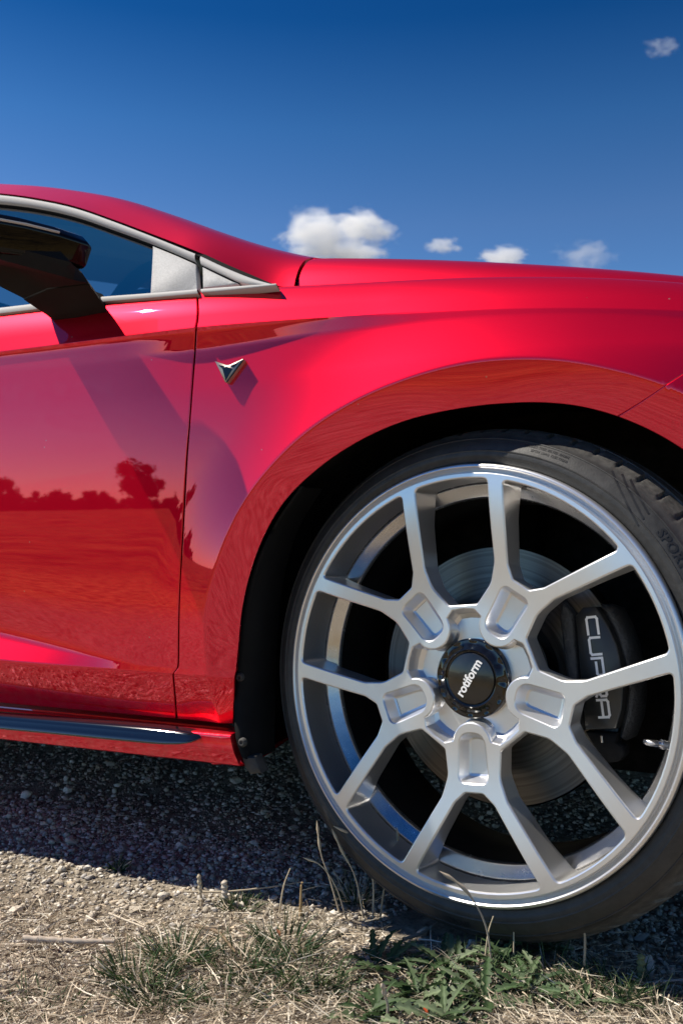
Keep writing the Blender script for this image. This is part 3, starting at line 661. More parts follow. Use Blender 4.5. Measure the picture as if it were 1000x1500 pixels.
# cabin: dashboard shoulder, far shell
dash = catmull([(-0.66, 0.83), (-0.645, 0.865), (-0.60, 0.885), (-0.54, 0.878), (-0.47, 0.855), (-0.40, 0.82)], 24)
P = np.array([[(x, Yv, z + dz) for x, z in dash] for Yv, dz in ((0.16, -0.03), (0.17, -0.004), (0.20, 0.0), (0.6, 0.01), (1.6, 0.0))])
obj('dashboard', grid_mesh('dashboard', P), M['cabin'], car)
P = np.array([[(XD1 + (xe - XD1) * f, Yv, z) for f in (0, 0.5, 1)] for Yv, z, xe in ((0.12, 0.80, -0.45), (0.14, 0.70, -0.45), (1.66, 0.70, -0.45), (1.66, 0.80, -0.5), (1.50, 1.06, -1.1))])
obj('cabin_tub', grid_mesh('cabin_tub', P), M['cabin'], car)
sw = np.linspace(0, 2 * math.pi, 40); obj('steering_wheel', grid_mesh('steering_wheel', tube_pts([(-0.80 + 0.06 * math.sin(t), 0.52 + 0.18 * math.cos(t), 0.86 + 0.17 * math.sin(t)) for t in sw], 0.016, 8), closed_v=True), M['cabin'], car)
st = catmull([(-1.28, 0.50), (-1.20, 0.62), (-1.26, 0.90), (-1.34, 1.02)], 14)
loft('front_seat', [[(x + dx_ * k_, Yc, z + dz_) for dx_, Yc, dz_ in ((.05, .36, 0), (.07, .42, .01), (.07, .64, .01), (.05, .70, 0), (-.06, .68, 0), (-.06, .38, 0))] for (x, z), k_ in zip(st, np.linspace(1, .7, 14))], M['cabin'], car)
# floor pan and the far flank close the car so that the light under it is right
V_ = [(XD1, 0.10, 0.17), (-0.36, 0.10, 0.17), (-0.36, 0.40, 0.17), (0.42, 0.40, 0.17), (0.42, 0.05, 0.17), (0.80, 0.10, 0.17), (0.80, 1.70, 0.17), (XD1, 1.70, 0.17)]
obj('floor_pan', mesh_from('floor_pan', V_, [(0, 1, 2, 3, 4, 5, 6, 7)], smooth=False), M['dark'], car)
P = np.array([[(x, Yv, z) for x in np.linspace(XD1, 0.8, 6)] for Yv, z in ((1.72, 0.15), (1.80, 0.25), (1.805, 0.5), (1.80, 0.74), (1.74, 0.80), (1.70, 0.79))])
obj('far_flank', grid_mesh('far_flank', P), M['paint'], car)

# ---- badge on the fender
def on_body(px, py, lift=0.0):
    x, t = to_xt(px, py); return surf(x, t)[0] + surf_n(np.array([x]), np.array([t]))[0] * lift
bz = lambda a, b: (270 + a / 4.0, 480 + b / 4.0)
badge = slab('badge', [on_body(*bz(a, b), 0.007) for a, b in [(194, 204), (262, 227), (276, 227), (356, 191), (362, 200), (266, 330), (252, 326)]], 0.011, M['bronze'], fender, chamfer=0.0008)
for pl in ([(238, 248), (262, 236), (298, 250), (258, 318)], [(215, 226), (247, 233), (236, 246)], [(284, 231), (332, 211), (303, 243)], [(352, 199), (362, 200), (266, 329), (262, 322)]):
    slab('badge_inlay', [on_body(*bz(a, b), 0.0076) for a, b in pl], 0.002, M['gloss'], badge, chamfer=0.0003)

# ---- door mirror (arm from the door, housing reaching out towards the rear left of the picture)
def ring(pts, rad=0.006, n=5):                           # rounded section with a fixed number of points
    P_ = np.asarray(pts, float); out = []
    for i in range(len(P_)):
        p, a, b = P_[i], P_[i - 1], P_[(i + 1) % len(P_)]; la, lb = np.linalg.norm(a - p), np.linalg.norm(b - p); d = min(rad, 0.45 * la, 0.45 * lb)
        A_, B_ = p + (a - p) / la * d, p + (b - p) / lb * d
        out += [(1 - t) ** 2 * A_ + 2 * t * (1 - t) * p + t * t * B_ for t in np.linspace(0, 1, n)]
    return np.array(out)
mirror = empty('door_mirror', (0, 0, 0), parent=car)
def mring(Yv, corners, rad):                             # section in x-z at a given Y, corners measured in the picture
    w = [bp(a, b, Yv)[[0, 2]] for a, b in corners]; f = ring(w, rad); return [(x, Yv, z) for x, z in f]
# housing: section front-top, front-bottom, rear-bottom, rear-top in metres
def hring(Yv, xf, zt_, zb, dpt, rad):
    f = ring([(xf - 0.013, zt_), (xf, zt_ - 0.013), (xf - 0.010, zb + 0.004), (xf - 0.016, zb), (xf - dpt, zb + 0.004), (xf - dpt, zt_ - 0.004)], min(rad, 0.0045)); return [(x, Yv, z) for x, z in f]
tipc = bp(137, 351, -0.035); botc = bp(118, 395, -0.035)
zt0, zb0, xf0 = tipc[2] + 0.005, botc[2], tipc[0]
HS = [(-0.030, xf0 - 0.012, zt0 - 0.008, zb0 + 0.008, 0.05, .006), (-0.034, xf0 - 0.003, zt0 - 0.002, zb0 + 0.001, 0.06, .008), (-0.042, xf0 - 0.002, zt0 + 0.001, zb0 + 0.001, 0.075, .010),
      (-0.075, xf0 - 0.022, zt0 + 0.006, zb0 + 0.002, 0.085, .012), (-0.11, xf0 - 0.048, zt0 + 0.010, zb0 + 0.003, 0.085, .012), (-0.15, xf0 - 0.082, zt0 + 0.012, zb0 + 0.004, 0.08, .012),
      (-0.19, xf0 - 0.122, zt0 + 0.012, zb0 + 0.008, 0.07, .012), (-0.215, xf0 - 0.155, zt0 + 0.006, zb0 + 0.016, 0.05, .010), (-0.225, xf0 - 0.175, zt0 - 0.006, zb0 + 0.028, 0.03, .006)]
housing = loft('housing', [hring(*h) for h in HS], M['mirror_black'], mirror, sharp=55)
P = [[(xf + dx_ + e_, y - e_, zb + k_ * (zt_ - zb)) for dx_, k_, e_ in ((-.004, .80, .0), (-.001, .80, .0012), (-.0005, .77, .0015), (-.002, .74, .0012), (-.006, .74, .0))] for y, xf, zt_, zb, d, r_ in HS[3:8]]
loft('indicator_strip', P, M['trim'], mirror)
obj('mirror_glass', mesh_from('mirror_glass', [(xf0 - 0.085, -0.05, zb0 + .02), (xf0 - 0.19, -0.19, zb0 + .045), (xf0 - 0.19, -0.19, zt0 + .015), (xf0 - 0.085, -0.05, zt0 - .008)], [(0, 1, 2, 3)], smooth=False), M['valve'], mirror)
# arm: lower foot from the door skin, upper arm into the housing
footb = [bp(a, b, 0.030) for a, b in [(84, 474), (112, 473), (160, 461), (152, 446)]]
footm = [bp(a, b, -0.030) for a, b in [(37, 440), (70, 424), (131, 417), (122, 402)]]
def arm_ring(c4, back):                                  # underside left, front lower, front right, top right, then the hidden rear
    c4 = [np.asarray(c) for c in c4]; b = np.array([-back * 0.45, 0.0, 0.022])
    q = c4 + [c4[3] + b, c4[0] + b * 1.2]
    out = []
    for i, p in enumerate(q):
        nx = q[(i + 1) % len(q)]
        for s in np.linspace(0, 1, 4, endpoint=False): out.append(p + (nx - p) * s)
    return np.array(out)
ra, rb = arm_ring(footb, 0.04), arm_ring(footm, 0.05)
foot = loft('mirror_foot', [ra + np.array([0, .02, 0]), ra, ra * 0.66 + rb * 0.34 + np.array([0.001, 0, 0.001]), ra * 0.33 + rb * 0.67 + np.array([0.001, 0, 0.0]), rb], M['plastic'], mirror)
upm = [bp(a, b, -0.034) for a, b in [(35, 437), (70, 422), (130, 415), (121, 400)]]
upe = [bp(a, b, -0.070) for a, b in [(-26, 404), (14, 392), (88, 404), (104, 384)]]
upf = [bp(a, b, -0.12) for a, b in [(-130, 380), (-60, 376), (0, 380), (10, 360)]]
ru, re_, rf = arm_ring(upm, 0.05), arm_ring(upe, 0.05), arm_ring(upf, 0.05)
loft('mirror_arm', [ru, ru * 0.5 + re_ * 0.5 + np.array([0, -0.002, -0.001]), re_, rf], M['plastic'], mirror)

# ---- wheel: local frame (x along the tyre, y up, z outwards)
YAW, CAMB, SPIN = R(12.22), R(4.21), R(6.36)
WS = 0.96                                                # the wheel was first measured 4 % further out
WH = CPOS + WS * (np.array([-0.01789, 0.04158, 0.3079]) - CPOS)
nh = np.array([-math.sin(YAW), -math.cos(YAW), 0]); zz = np.array([0, 0, 1.0])
wu = np.array([math.cos(YAW), -math.sin(YAW), 0]); wv = zz * math.cos(CAMB) - nh * math.sin(CAMB); wnrm = nh * math.cos(CAMB) + zz * math.sin(CAMB)
WM = Matrix(((wu[0], wv[0], wnrm[0], WH[0]), (wu[1], wv[1], wnrm[1], WH[1]), (wu[2], wv[2], wnrm[2], WH[2]), (0, 0, 0, 1))) @ Matrix.Diagonal((WS, WS, WS, 1))
wheel = empty('front_wheel', parent=car); wheel.matrix_world = WM
knuckle_M = WM
def wloc(px, py, w):                                     # measured point -> wheel-local (x, y) on the plane z = w
    o = WH + WS * w * wnrm; d = ray(px, py); q = CPOS + ((o - CPOS) @ wnrm) / (d @ wnrm) * d - o; return np.array([q @ wu, q @ wv]) / WS

def fw(r):                                               # spoke face: slightly dished
    return -0.0135 * (1 - smooth01(0.085, 0.246, r)) + 0.0010
RW, RR = 0.2485, 0.2548
def axis_pts(th, L):                                     # (along, lateral) about an axis at angle th
    c, s = math.cos(th), math.sin(th); return np.array([(a * c - l * s, a * s + l * c) for a, l in L])
holes, hole_kind = [], []
for k in range(5):
    tp = SPIN + R(-90 + 72 * k); tg = tp + R(36)
    h = R(11.8); arc = [(RW * math.cos(a), RW * math.sin(a)) for a in np.linspace(-h, h, 9)]
    L = arc + [(0.142, 0.0485), (0.116, 0.0405), (0.0920, 0.0195), (0.0920, -0.0195), (0.116, -0.0405), (0.142, -0.0485)]
    rad = [.009] + [0] * 7 + [.009] + [.03, .03, .006, .006, .03, .03]
    holes.append(ccw(dense(fillet(axis_pts(tg, L), rad, 9), 0.004))); hole_kind.append('gap')
    h = R(19.2); arc = [(RW * math.cos(a), RW * math.sin(a)) for a in np.linspace(-h, h, 13)]
    L = arc + [(0.150, 0.0265), (0.1375, 0.012), (0.1375, -0.012), (0.150, -0.0265)]
    rad = [.008] + [0] * 11 + [.008] + [.016, .007, .007, .016]
    holes.append(ccw(dense(fillet(axis_pts(tp, L), rad, 9), 0.004))); hole_kind.append('fork')
pockets = []
for k in range(5):
    tp = SPIN + R(-90 + 72 * k)
    L = [(0.0665, -0.0165), (0.125, -0.0195), (0.125, 0.0195), (0.0665, 0.0165)]
    pockets.append(ccw(dense(fillet(axis_pts(tp, L), [.0155, .009, .009, .0155], 9), 0.003)))
cen = []
for k in range(5):
    tp = SPIN + R(-90 + 72 * k); tg = tp + R(36)
    for a in np.linspace(R(262), R(98), 25):             # round boss ends bite into the centre recess
        cen.append(axis_pts(tp, [(0.0785 + 0.0265 * math.cos(a), 0.0265 * math.sin(a))])[0])
    # lobe between two bosses
    for p in axis_pts(tg, [(0.0845, -0.0150), (0.0858, 0.0), (0.0845, 0.0150)]): cen.append(p)
cen = np.array(cen)
ang_ = np.unwrap(np.arctan2(cen[:, 1], cen[:, 0]))
cen = ccw(dense(fillet(cen, ([0.0] * 25 + [0.0035, 0.0, 0.0035]) * 5, 7), 0.003))
circ = np.array([(RR * math.cos(a), RR * math.sin(a)) for a in np.linspace(0, 2 * math.pi, 240, endpoint=False)])
cht = 0.0020
V, F_ = [], []
def add_ring_walls(loop_list):                           # list of (loop2d, w array) -> quads between consecutive loops
    global V, F_
    base = len(V); n = len(loop_list[0][0])
    for lp, w in loop_list: V += [(p[0], p[1], ww) for p, ww in zip(lp, np.broadcast_to(w, (n,)))]
    for k in range(len(loop_list) - 1):
        for i in range(n):
            j = (i + 1) % n; F_.append((base + k * n + i, base + k * n + j, base + (k + 1) * n + j, base + (k + 1) * n + i))
    return base
opened = [offset_loop(h, cht) for h in holes] + [offset_loop(h, cht) for h in pockets] + [offset_loop(cen, cht)]
gx, gy = np.meshgrid(np.arange(-RR, RR, 0.008), np.arange(-RR, RR, 0.008)); q = np.stack([gx.ravel(), gy.ravel()], -1)
q = q[np.hypot(q[:, 0], q[:, 1]) < RR - 0.004]
for h in opened: q = q[~inside(h, q)]; q = q[dist_poly(h, q) > 0.003]
P2, T = fill2d([circ] + opened, q)
b0 = len(V); V += [(x, y, float(fw(math.hypot(x, y)))) for x, y in P2]; F_ += [tuple(t + b0) for t in T]
for i, h in enumerate(holes):
    rr = np.hypot(h[:, 0], h[:, 1]); o = opened[i]; wf = fw(np.hypot(o[:, 0], o[:, 1])); wh = fw(rr)
    back = -0.046 - 0.010 * smooth01(0.2, 0.25, rr)
    add_ring_walls([(o, wf), (offset_loop(h, cht * 0.35), wh - cht * 0.35), (h, wh - cht), (offset_loop(h, 0.0012), back), (offset_loop(h, 0.004), back - 0.003)])
for i, h in enumerate(pockets):
    o = opened[10 + i]; wf = fw(np.hypot(o[:, 0], o[:, 1])); wh = fw(np.hypot(h[:, 0], h[:, 1])); dp = -0.0165
    add_ring_walls([(o, wf), (offset_loop(h, cht * 0.35), wh - cht * 0.35), (h, wh - cht), (offset_loop(h, -0.0040), wh + dp * 0.70), (offset_loop(h, -0.0058), wh + dp * 0.93), (offset_loop(h, -0.0085), wh + dp)])
    fl = offset_loop(h, -0.0085); p2, t2 = fill2d([fl]); b0 = len(V); V += [(x, y, float(fw(math.hypot(x, y))) + dp) for x, y in p2]; F_ += [tuple(t + b0) for t in t2]
o = opened[15]; wf = fw(np.hypot(o[:, 0], o[:, 1])); wh = fw(np.hypot(cen[:, 0], cen[:, 1])); rc_ = np.hypot(cen[:, 0], cen[:, 1])
f1 = cen * (1 - 0.05 * smooth01(0.05, 0.08, rc_))[:, None]
f2 = cen * (0.93 - 0.05 * smooth01(0.05, 0.08, rc_))[:, None]
add_ring_walls([(o, wf), (offset_loop(cen, cht * 0.35), wh - cht * 0.35), (cen, wh - cht), (f1, np.full(len(cen), -0.030)), (f2, np.full(len(cen), -0.034)), (cen * (0.046 / rc_)[:, None], np.full(len(cen), -0.0335)), (cen * (0.02 / rc_)[:, None], np.full(len(cen), -0.034))])
me = auto_sharp(mesh_from('rim_face', V, F_), 28)
obj('rim_face', me, M['rim'], wheel)
obj('rim_lip', auto_sharp(lathe('rim_lip', [(0.2548, 0.0010), (0.2556, 0.0004), (0.2560, -0.0015), (0.2562, -0.0068), (0.2575, -0.0078), (0.2595, -0.0066), (0.2612, -0.0030), (0.2622, -0.0004), (0.2636, 0.0006), (0.2655, 0.0004), (0.2668, -0.0008), (0.2675, -0.003), (0.2676, -0.010), (0.2660, -0.016), (0.2600, -0.022)], 200), 40), M['rim'], wheel)
obj('rim_barrel', auto_sharp(lathe('rim_barrel', [(0.2600, -0.022), (0.2545, -0.04), (0.2502, -0.050), (0.2490, -0.0555), (0.2470, -0.058), (0.2335, -0.0635), (0.2315, -0.066), (0.2305, -0.070)], 160), 40), M['barrel'], wheel)
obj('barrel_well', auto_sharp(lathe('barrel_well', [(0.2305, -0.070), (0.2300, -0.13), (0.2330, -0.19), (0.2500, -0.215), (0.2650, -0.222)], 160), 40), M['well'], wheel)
# hub mounting face behind the spokes
obj('hub', lathe('hub', [(0.0, -0.05), (0.07, -0.05), (0.078, -0.054), (0.080, -0.075), (0.080, -0.10)], 60), M['barrel'], wheel)

# centre cap: scalloped gloss ring with a flat disc
def capmod(i, t, r, w):
    s = 0.5 + 0.5 * math.cos(12 * t); s = s ** 3; w = w.copy(); r = r.copy()
    w[4:6] -= 0.0018 * s * np.array([0.7, 1.0]); return r, w
cap = obj('centre_cap', auto_sharp(lathe('centre_cap', [(0.0495, -0.0345), (0.0495, -0.0250), (0.0488, -0.0240), (0.0470, -0.0235), (0.0448, -0.0238), (0.0412, -0.0225), (0.0372, -0.0195), (0.0358, -0.0190), (0.0350, -0.0196), (0.0345, -0.0215), (0.0325, -0.0222), (0.0318, -0.0212)], 240, capmod), 50), M['gloss'], wheel)
obj('cap_disc', lathe('cap_disc', [(0.0322, -0.0235), (0.0318, -0.0208), (0.0310, -0.0205), (0.0001, -0.0202)], 80), M['capface'], wheel)
V2, FF = text_2d('rotiform', 0.0163, 0.00042, 4); V2 = V2 * np.array([0.93, 1.0])
ca, sa = math.cos(R(61)), math.sin(R(61))
me = raise_letters(V2, FF, lambda x, y: (np.array([x * ca - y * sa - 0.0015, x * sa + y * ca + 0.0005, -0.0201]), np.array([0, 0, 1.0])), 0.0004)
obj('cap_lettering', me, M['white'], wheel)

# tyre
NB = 64; SEG = NB * 12
tp_ = np.array([(0.2635, -0.030), (0.2668, -0.0145), (0.2688, -0.0100), (0.2712, -0.0085), (0.2745, -0.0082), (0.2762, -0.0072), (0.2785, -0.0066), (0.2830, -0.0072), (0.2836, -0.0068), (0.2846, -0.0068), (0.2852, -0.0078), (0.2905, -0.0098), (0.2965, -0.0135),
                (0.3000, -0.0162), (0.3005, -0.0158), (0.3015, -0.0162), (0.3020, -0.0178), (0.3062, -0.0218), (0.3100, -0.0275), (0.3132, -0.0345), (0.3162, -0.0430), (0.3188, -0.0530), (0.3206, -0.0640), (0.3214, -0.0690), (0.3150, -0.0702), (0.3150, -0.0790), (0.3222, -0.0802), (0.3240, -0.1000),
                (0.3244, -0.1080), (0.3170, -0.1092), (0.3170, -0.1190), (0.3244, -0.1202), (0.3240, -0.1400), (0.3222, -0.1580), (0.3150, -0.1600), (0.3150, -0.1690), (0.3212, -0.1710), (0.3160, -0.1960), (0.3060, -0.2150), (0.2850, -0.2290), (0.2650, -0.2220)])
def tyremod(i, t, r, w):
    k = i % 12
    if k in (0, 1):
        d = 0.0 if k == 0 else 1.0
        r = r.copy(); w = w.copy(); r[19:24] -= 0.0048 * np.array([0.35, 0.8, 1, 1, 1]); w[18:22] -= np.array([0.0006, .001, .0008, .0004])
    # slight lean of the shoulder grooves comes from the angular offset below
    return r, w
me = lathe('tyre', tp_, SEG, tyremod)
co = np.zeros(len(me.vertices) * 3); me.vertices.foreach_get('co', co); co = co.reshape(SEG, len(tp_), 3)
for j in range(18, 37):                                  # sweep the grooves forwards across the tread
    a = 0.030 * min(1, (j - 18) / 6.0); ca_, sa_ = math.cos(a), math.sin(a); x, y = co[:, j, 0].copy(), co[:, j, 1].copy()
    co[:, j, 0] = x * ca_ - y * sa_; co[:, j, 1] = x * sa_ + y * ca_
# narrow the groove: pull its two rows together
me.vertices.foreach_set('co', co.ravel()); me.update(); auto_sharp(me, 38)
obj('tyre', me, M['rubber'], wheel)
def side_w(r): return float(np.interp(r, tp_[2:20, 0], tp_[2:20, 1]))
def tyre_text(s, r0, th0, size, h=0.0005, bold=0.0, m='letter', sx=1.0):
    V2, FF = text_2d(s, size, bold, 2)
    def place(x, y):
        t = th0 - x * sx / r0; r = r0 + y; return np.array([r * math.cos(t), r * math.sin(t), side_w(r)]), np.array([0, 0, 1.0])
    obj('tyre_lettering', raise_letters(V2, FF, place, h), M[m], wheel)
def th_of(px, py, w=-0.012):
    p = wloc(px, py, w); return math.hypot(*p), math.atan2(p[1], p[0])
r0, t0 = th_of(968, 792); tyre_text('SPORT', 0.2925, t0 - 0.05, 0.0135, h=0.0007, bold=0.0004, sx=1.25)
r0, t0 = th_of(800, 660); tyre_text('TUBELESS  STEEL BELTED  RADIAL', 0.2962, t0, 0.0042, sx=0.95); tyre_text('EXTRA LOAD  PLIES TREAD', 0.2912, t0 - 0.02, 0.0042, sx=0.95)
r0, t0 = th_of(640, 1335); tyre_text('SPORT', 0.2925, t0 + 0.1, 0.0115, h=0.0006)
# slash marks moulded in the sidewall
for k, (a0, b0_) in enumerate([((892, 688), (935, 770)), ((905, 692), (942, 760)), ((917, 700), (948, 752))]):
    pa, pb = wloc(*a0, -0.012), wloc(*b0_, -0.010)
    V_ = []; d = (pb - pa) / np.linalg.norm(pb - pa); nn = np.array([-d[1], d[0]]) * 0.0010
    for s in np.linspace(0, 1, 8):
        p = pa + (pb - pa) * s
        for q_ in (p - nn, p + nn):
            rr = math.hypot(*q_); V_.append((q_[0], q_[1], side_w(rr) + 0.0006))
    obj('sidewall_rib', mesh_from('sidewall_rib', V_, [(2 * i, 2 * i + 1, 2 * i + 3, 2 * i + 2) for i in range(7)], smooth=False), M['letter'], wheel)

# valve stem
pv = wloc(958, 1087, -0.035); rv = math.hypot(*pv); tv = math.atan2(pv[1], pv[0])
base_p = np.array([0.2455 * math.cos(tv), 0.2455 * math.sin(tv), -0.052]); tip_p = np.array([0.218 * math.cos(tv), 0.218 * math.sin(tv), -0.020])
ax = (tip_p - base_p); Lv = np.linalg.norm(ax); pr = [(0, .0062), (.18, .0062), (.19, .0048), (.40, .0048), (.41, .0055), (.50, .0055), (.51, .0035), (.60, .0035), (.62, .0042), (.92, .0040), (1.0, .0026), (1.001, .0001)]
obj('valve_stem', auto_sharp(fix_normals(grid_mesh('valve_stem', tube_pts([base_p + ax * s for s, _ in pr], [r_ for _, r_ in pr], 14), closed_v=True)), 40), M['valve'], wheel)

# ---- brakes (fixed to the car, in line with the wheel)
brake = empty('brake', parent=car); brake.matrix_world = WM
DW = -0.098
obj('disc', auto_sharp(lathe('disc', [(0.001, DW + 0.028), (0.070, DW + 0.028), (0.082, DW + 0.024), (0.086, DW + 0.001), (0.092, DW), (0.168, DW), (0.170, DW - 0.002), (0.170, DW - 0.026), (0.05, DW - 0.026)], 120), 40), M['steel'], brake)
CW = -0.078
def cpl(px, py, w=CW): p = wloc(px, py, w); return np.array([p[0], p[1], w])
cal = slab('caliper_cover', [cpl(a, b) for a, b in [(841.6, 902.5), (852.6, 890), (872, 888.6), (890, 917), (903, 945), (909, 974), (912, 1011), (910, 1040), (901, 1068), (856, 1069), (850, 1000)]], 0.02, M['caliper'], brake, chamfer=0.002, n_hint=(0, 0, 1))
slab('caliper_bridge', [cpl(a, b, CW - 0.012) for a, b in [(876, 884), (895, 890), (908, 914), (920, 945), (927, 985), (930, 1020), (926, 1055), (914, 1086), (903, 1082), (912, 1040), (916, 1005), (910, 970), (898, 930)]], 0.05, M['iron'], brake, chamfer=0.006, bulge=0.004, n_hint=(0, 0, 1))
slab('caliper_bracket', [cpl(a, b, CW - 0.004) for a, b in [(822, 880), (838, 900), (846, 1000), (850, 1072), (838, 1078), (830, 1000), (818, 900)]], 0.03, M['iron'], brake, chamfer=0.003, n_hint=(0, 0, 1))
slab('pad_carrier', [cpl(a, b, CW - 0.006) for a, b in [(856, 1072), (903, 1074), (901, 1088), (912, 1094), (914, 1106), (905, 1116), (888, 1118), (868, 1092)]], 0.02, M['plastic'], brake, chamfer=0.002, n_hint=(0, 0, 1))
slab('pad_spring', [cpl(a, b, CW + 0.002) for a, b in [(878.5, 1078), (881.5, 1078), (882.5, 1088), (879.5, 1088)]], 0.002, M['valve'], brake, chamfer=0.0003, n_hint=(0, 0, 1))
# block lettering down the caliper, drawn as strokes in a 1 x 1.15 cell, read turned a quarter clockwise
GL = {'C': [[(1, 1.0), (.12, 1.0), (0, .88), (0, .12), (.12, 0), (1, 0)]], 'U': [[(0, 1), (0, .12), (.12, 0), (.88, 0), (1, .12), (1, 1)]],
      'P': [[(0, 0), (0, 1), (.9, 1), (1, .9), (1, .48), (.9, .38), (0.25, .38)]], 'R': [[(0, 0), (0, 1), (.9, 1), (1, .9), (1, .48), (.9, .38), (0.25, .38)], [(.6, .38), (1, 0)]],
      'A': [[(0, 0), (0, .88), (.12, 1), (.88, 1), (1, .88), (1, 0)], [(.0, .4), (1, .4)]]}
pC, pA_ = cpl(865.5, 904), cpl(885.5, 1054); down = (pA_ - pC); total = np.linalg.norm(down); down /= total; right = np.array([-down[1], down[0], 0.0])
if right[0] < 0: right = -right
adv = total / 4.93; cw_, chh, st = adv * 0.93 - 0.0028, 0.0128, 0.0030
for i, ch in enumerate('CUPRA'):
    V_, FF = [], []
    for stroke in GL[ch]:
        pts = [np.array([x * cw_, y * chh]) for x, y in stroke]
        for a, b in zip(pts, pts[1:]):
            d = b - a; ln = np.linalg.norm(d); d = d / ln; nrm = np.array([-d[1], d[0]]) * st / 2; e = d * st * 0.45
            s = len(V_)
            for q_ in (a - e - nrm, b + e - nrm, b + e + nrm, a - e + nrm):
                p = pC + down * (i * adv + q_[0]) + right * (q_[1] - chh * 0.5); V_.append((p[0], p[1], CW + 0.0006 + 0.00003 * len(FF)))
            FF.append((s, s + 1, s + 2, s + 3))
    obj('caliper_letter', mesh_from('caliper_letter', V_, FF, smooth=False), M['white'], brake)
# suspension strut and drive shaft in the dark of the arch
obj('strut', grid_mesh('strut', tube_pts([(0.0, 0.30, 0.30), (0.01, 0.33, 0.62)], 0.03, 12), closed_v=True), M['dark'], car)

# ================================================================== GROUND
def ground_h(x, y):
    x = np.asarray(x, float); y = np.asarray(y, float)
    h = 0.006 * np.sin(x * 5.1 + 1.3) * np.sin(y * 4.3 + .4) + 0.003 * np.sin(x * 17 + y * 9) + 0.0025 * np.sin(y * 23 - x * 11 + 2)
    d = np.hypot(x, y); fade = np.exp(-(d / 4) ** 2); h = h * (0.4 + 0.6 * fade)
    bank = 0.020 * np.exp(-((y + 0.26 - 0.42 * x) / 0.10) ** 2) * fade          # low verge in the foreground
    far_ = 0.62 * smooth01(12, 60, -y * 0.85 - x * 0.5) + 0.25 * np.sin(x * 0.06 + 1) * smooth01(15, 60, d)
    return GZ + h + bank + far_
def sgrid(lo, hi, n, k):
    t = np.linspace(-1, 1, n); s = np.sinh(k * t) / math.sinh(k); return np.where(s < 0, -s * lo, s * hi)
gx = sgrid(-900, 900, 260, 9.2); gy = sgrid(-900, 900, 260, 9.2)
Xg, Yg = np.meshgrid(gx, gy, indexing='ij'); P = np.stack([Xg, Yg, ground_h(Xg, Yg)], -1)
def ground_mat():
    m, N, L, b = new_mat('stony dry soil')
    tc = N.new('ShaderNodeTexCoord')
    def noise(s, d=8, r=.65):
        n = N.new('ShaderNodeTexNoise'); n.inputs['Scale'].default_value = s; n.inputs['Detail'].default_value = d; n.inputs['Roughness'].default_value = r
        L.new(tc.outputs['Object'], n.inputs['Vector']); return n
    n1 = noise(60); cr = N.new('ShaderNodeValToRGB'); e = cr.color_ramp.elements
    e[0].position = .3; e[0].color = (0.07, 0.056, 0.040, 1); e[1].position = .72; e[1].color = (0.54, 0.47, 0.37, 1); L.new(n1.outputs['Fac'], cr.inputs[0])
    # beyond a few metres: ploughed, dry field in warm browns
    n2 = noise(1.1, 15, .82); c2 = N.new('ShaderNodeValToRGB'); e = c2.color_ramp.elements
    e[0].position = .42; e[0].color = (0.022, 0.011, 0.004, 1); e[1].position = .60; e[1].color = (0.30, 0.19, 0.045, 1); L.new(n2.outputs['Fac'], c2.inputs[0])
    ln = N.new('ShaderNodeVectorMath'); ln.operation = 'LENGTH'; L.new(tc.outputs['Object'], ln.inputs[0])
    mr = N.new('ShaderNodeMapRange'); mr.inputs['From Min'].default_value = 1.6; mr.inputs['From Max'].default_value = 2.6; L.new(ln.outputs['Value'], mr.inputs['Value'])
    mx = N.new('ShaderNodeMix'); mx.data_type = 'RGBA'; L.new(mr.outputs[0], mx.inputs['Factor']); L.new(cr.outputs[0], mx.inputs['A']); L.new(c2.outputs[0], mx.inputs['B'])
    # a belt of matted straw between the verge and the field
    n4 = noise(14, 10, .75); c4 = N.new('ShaderNodeValToRGB'); e = c4.color_ramp.elements
    e[0].position = .38; e[0].color = (0.04, 0.022, 0.008, 1); e[1].position = .62; e[1].color = (0.58, 0.38, 0.11, 1); L.new(n4.outputs['Fac'], c4.inputs[0])
    m4 = N.new('ShaderNodeMapRange'); m4.inputs['From Min'].default_value = 3.0; m4.inputs['From Max'].default_value = 5.0; L.new(ln.outputs['Value'], m4.inputs['Value'])
    x4 = N.new('ShaderNodeMix'); x4.data_type = 'RGBA'; L.new(m4.outputs[0], x4.inputs['Factor']); L.new(c4.outputs[0], x4.inputs['A']); L.new(c2.outputs[0], x4.inputs['B']); L.new(x4.outputs['Result'], mx.inputs['B'])
    L.new(mx.outputs['Result'], b.inputs['Base Color']); b.inputs['Roughness'].default_value = 0.95; b.inputs['Specular IOR Level'].default_value = 0.1
    n3 = noise(240, 8, .7); bm_ = N.new('ShaderNodeBump'); bm_.inputs['Strength'].default_value = 0.9; bm_.inputs['Distance'].default_value = 0.006
    L.new(n3.outputs['Fac'], bm_.inputs['Height']); L.new(bm_.outputs[0], b.inputs['Normal']); return m
obj('ground', grid_mesh('ground', P, flip=True), ground_mat(), kind='structure')
bpy.data.objects['ground']['kind'] = 'structure'

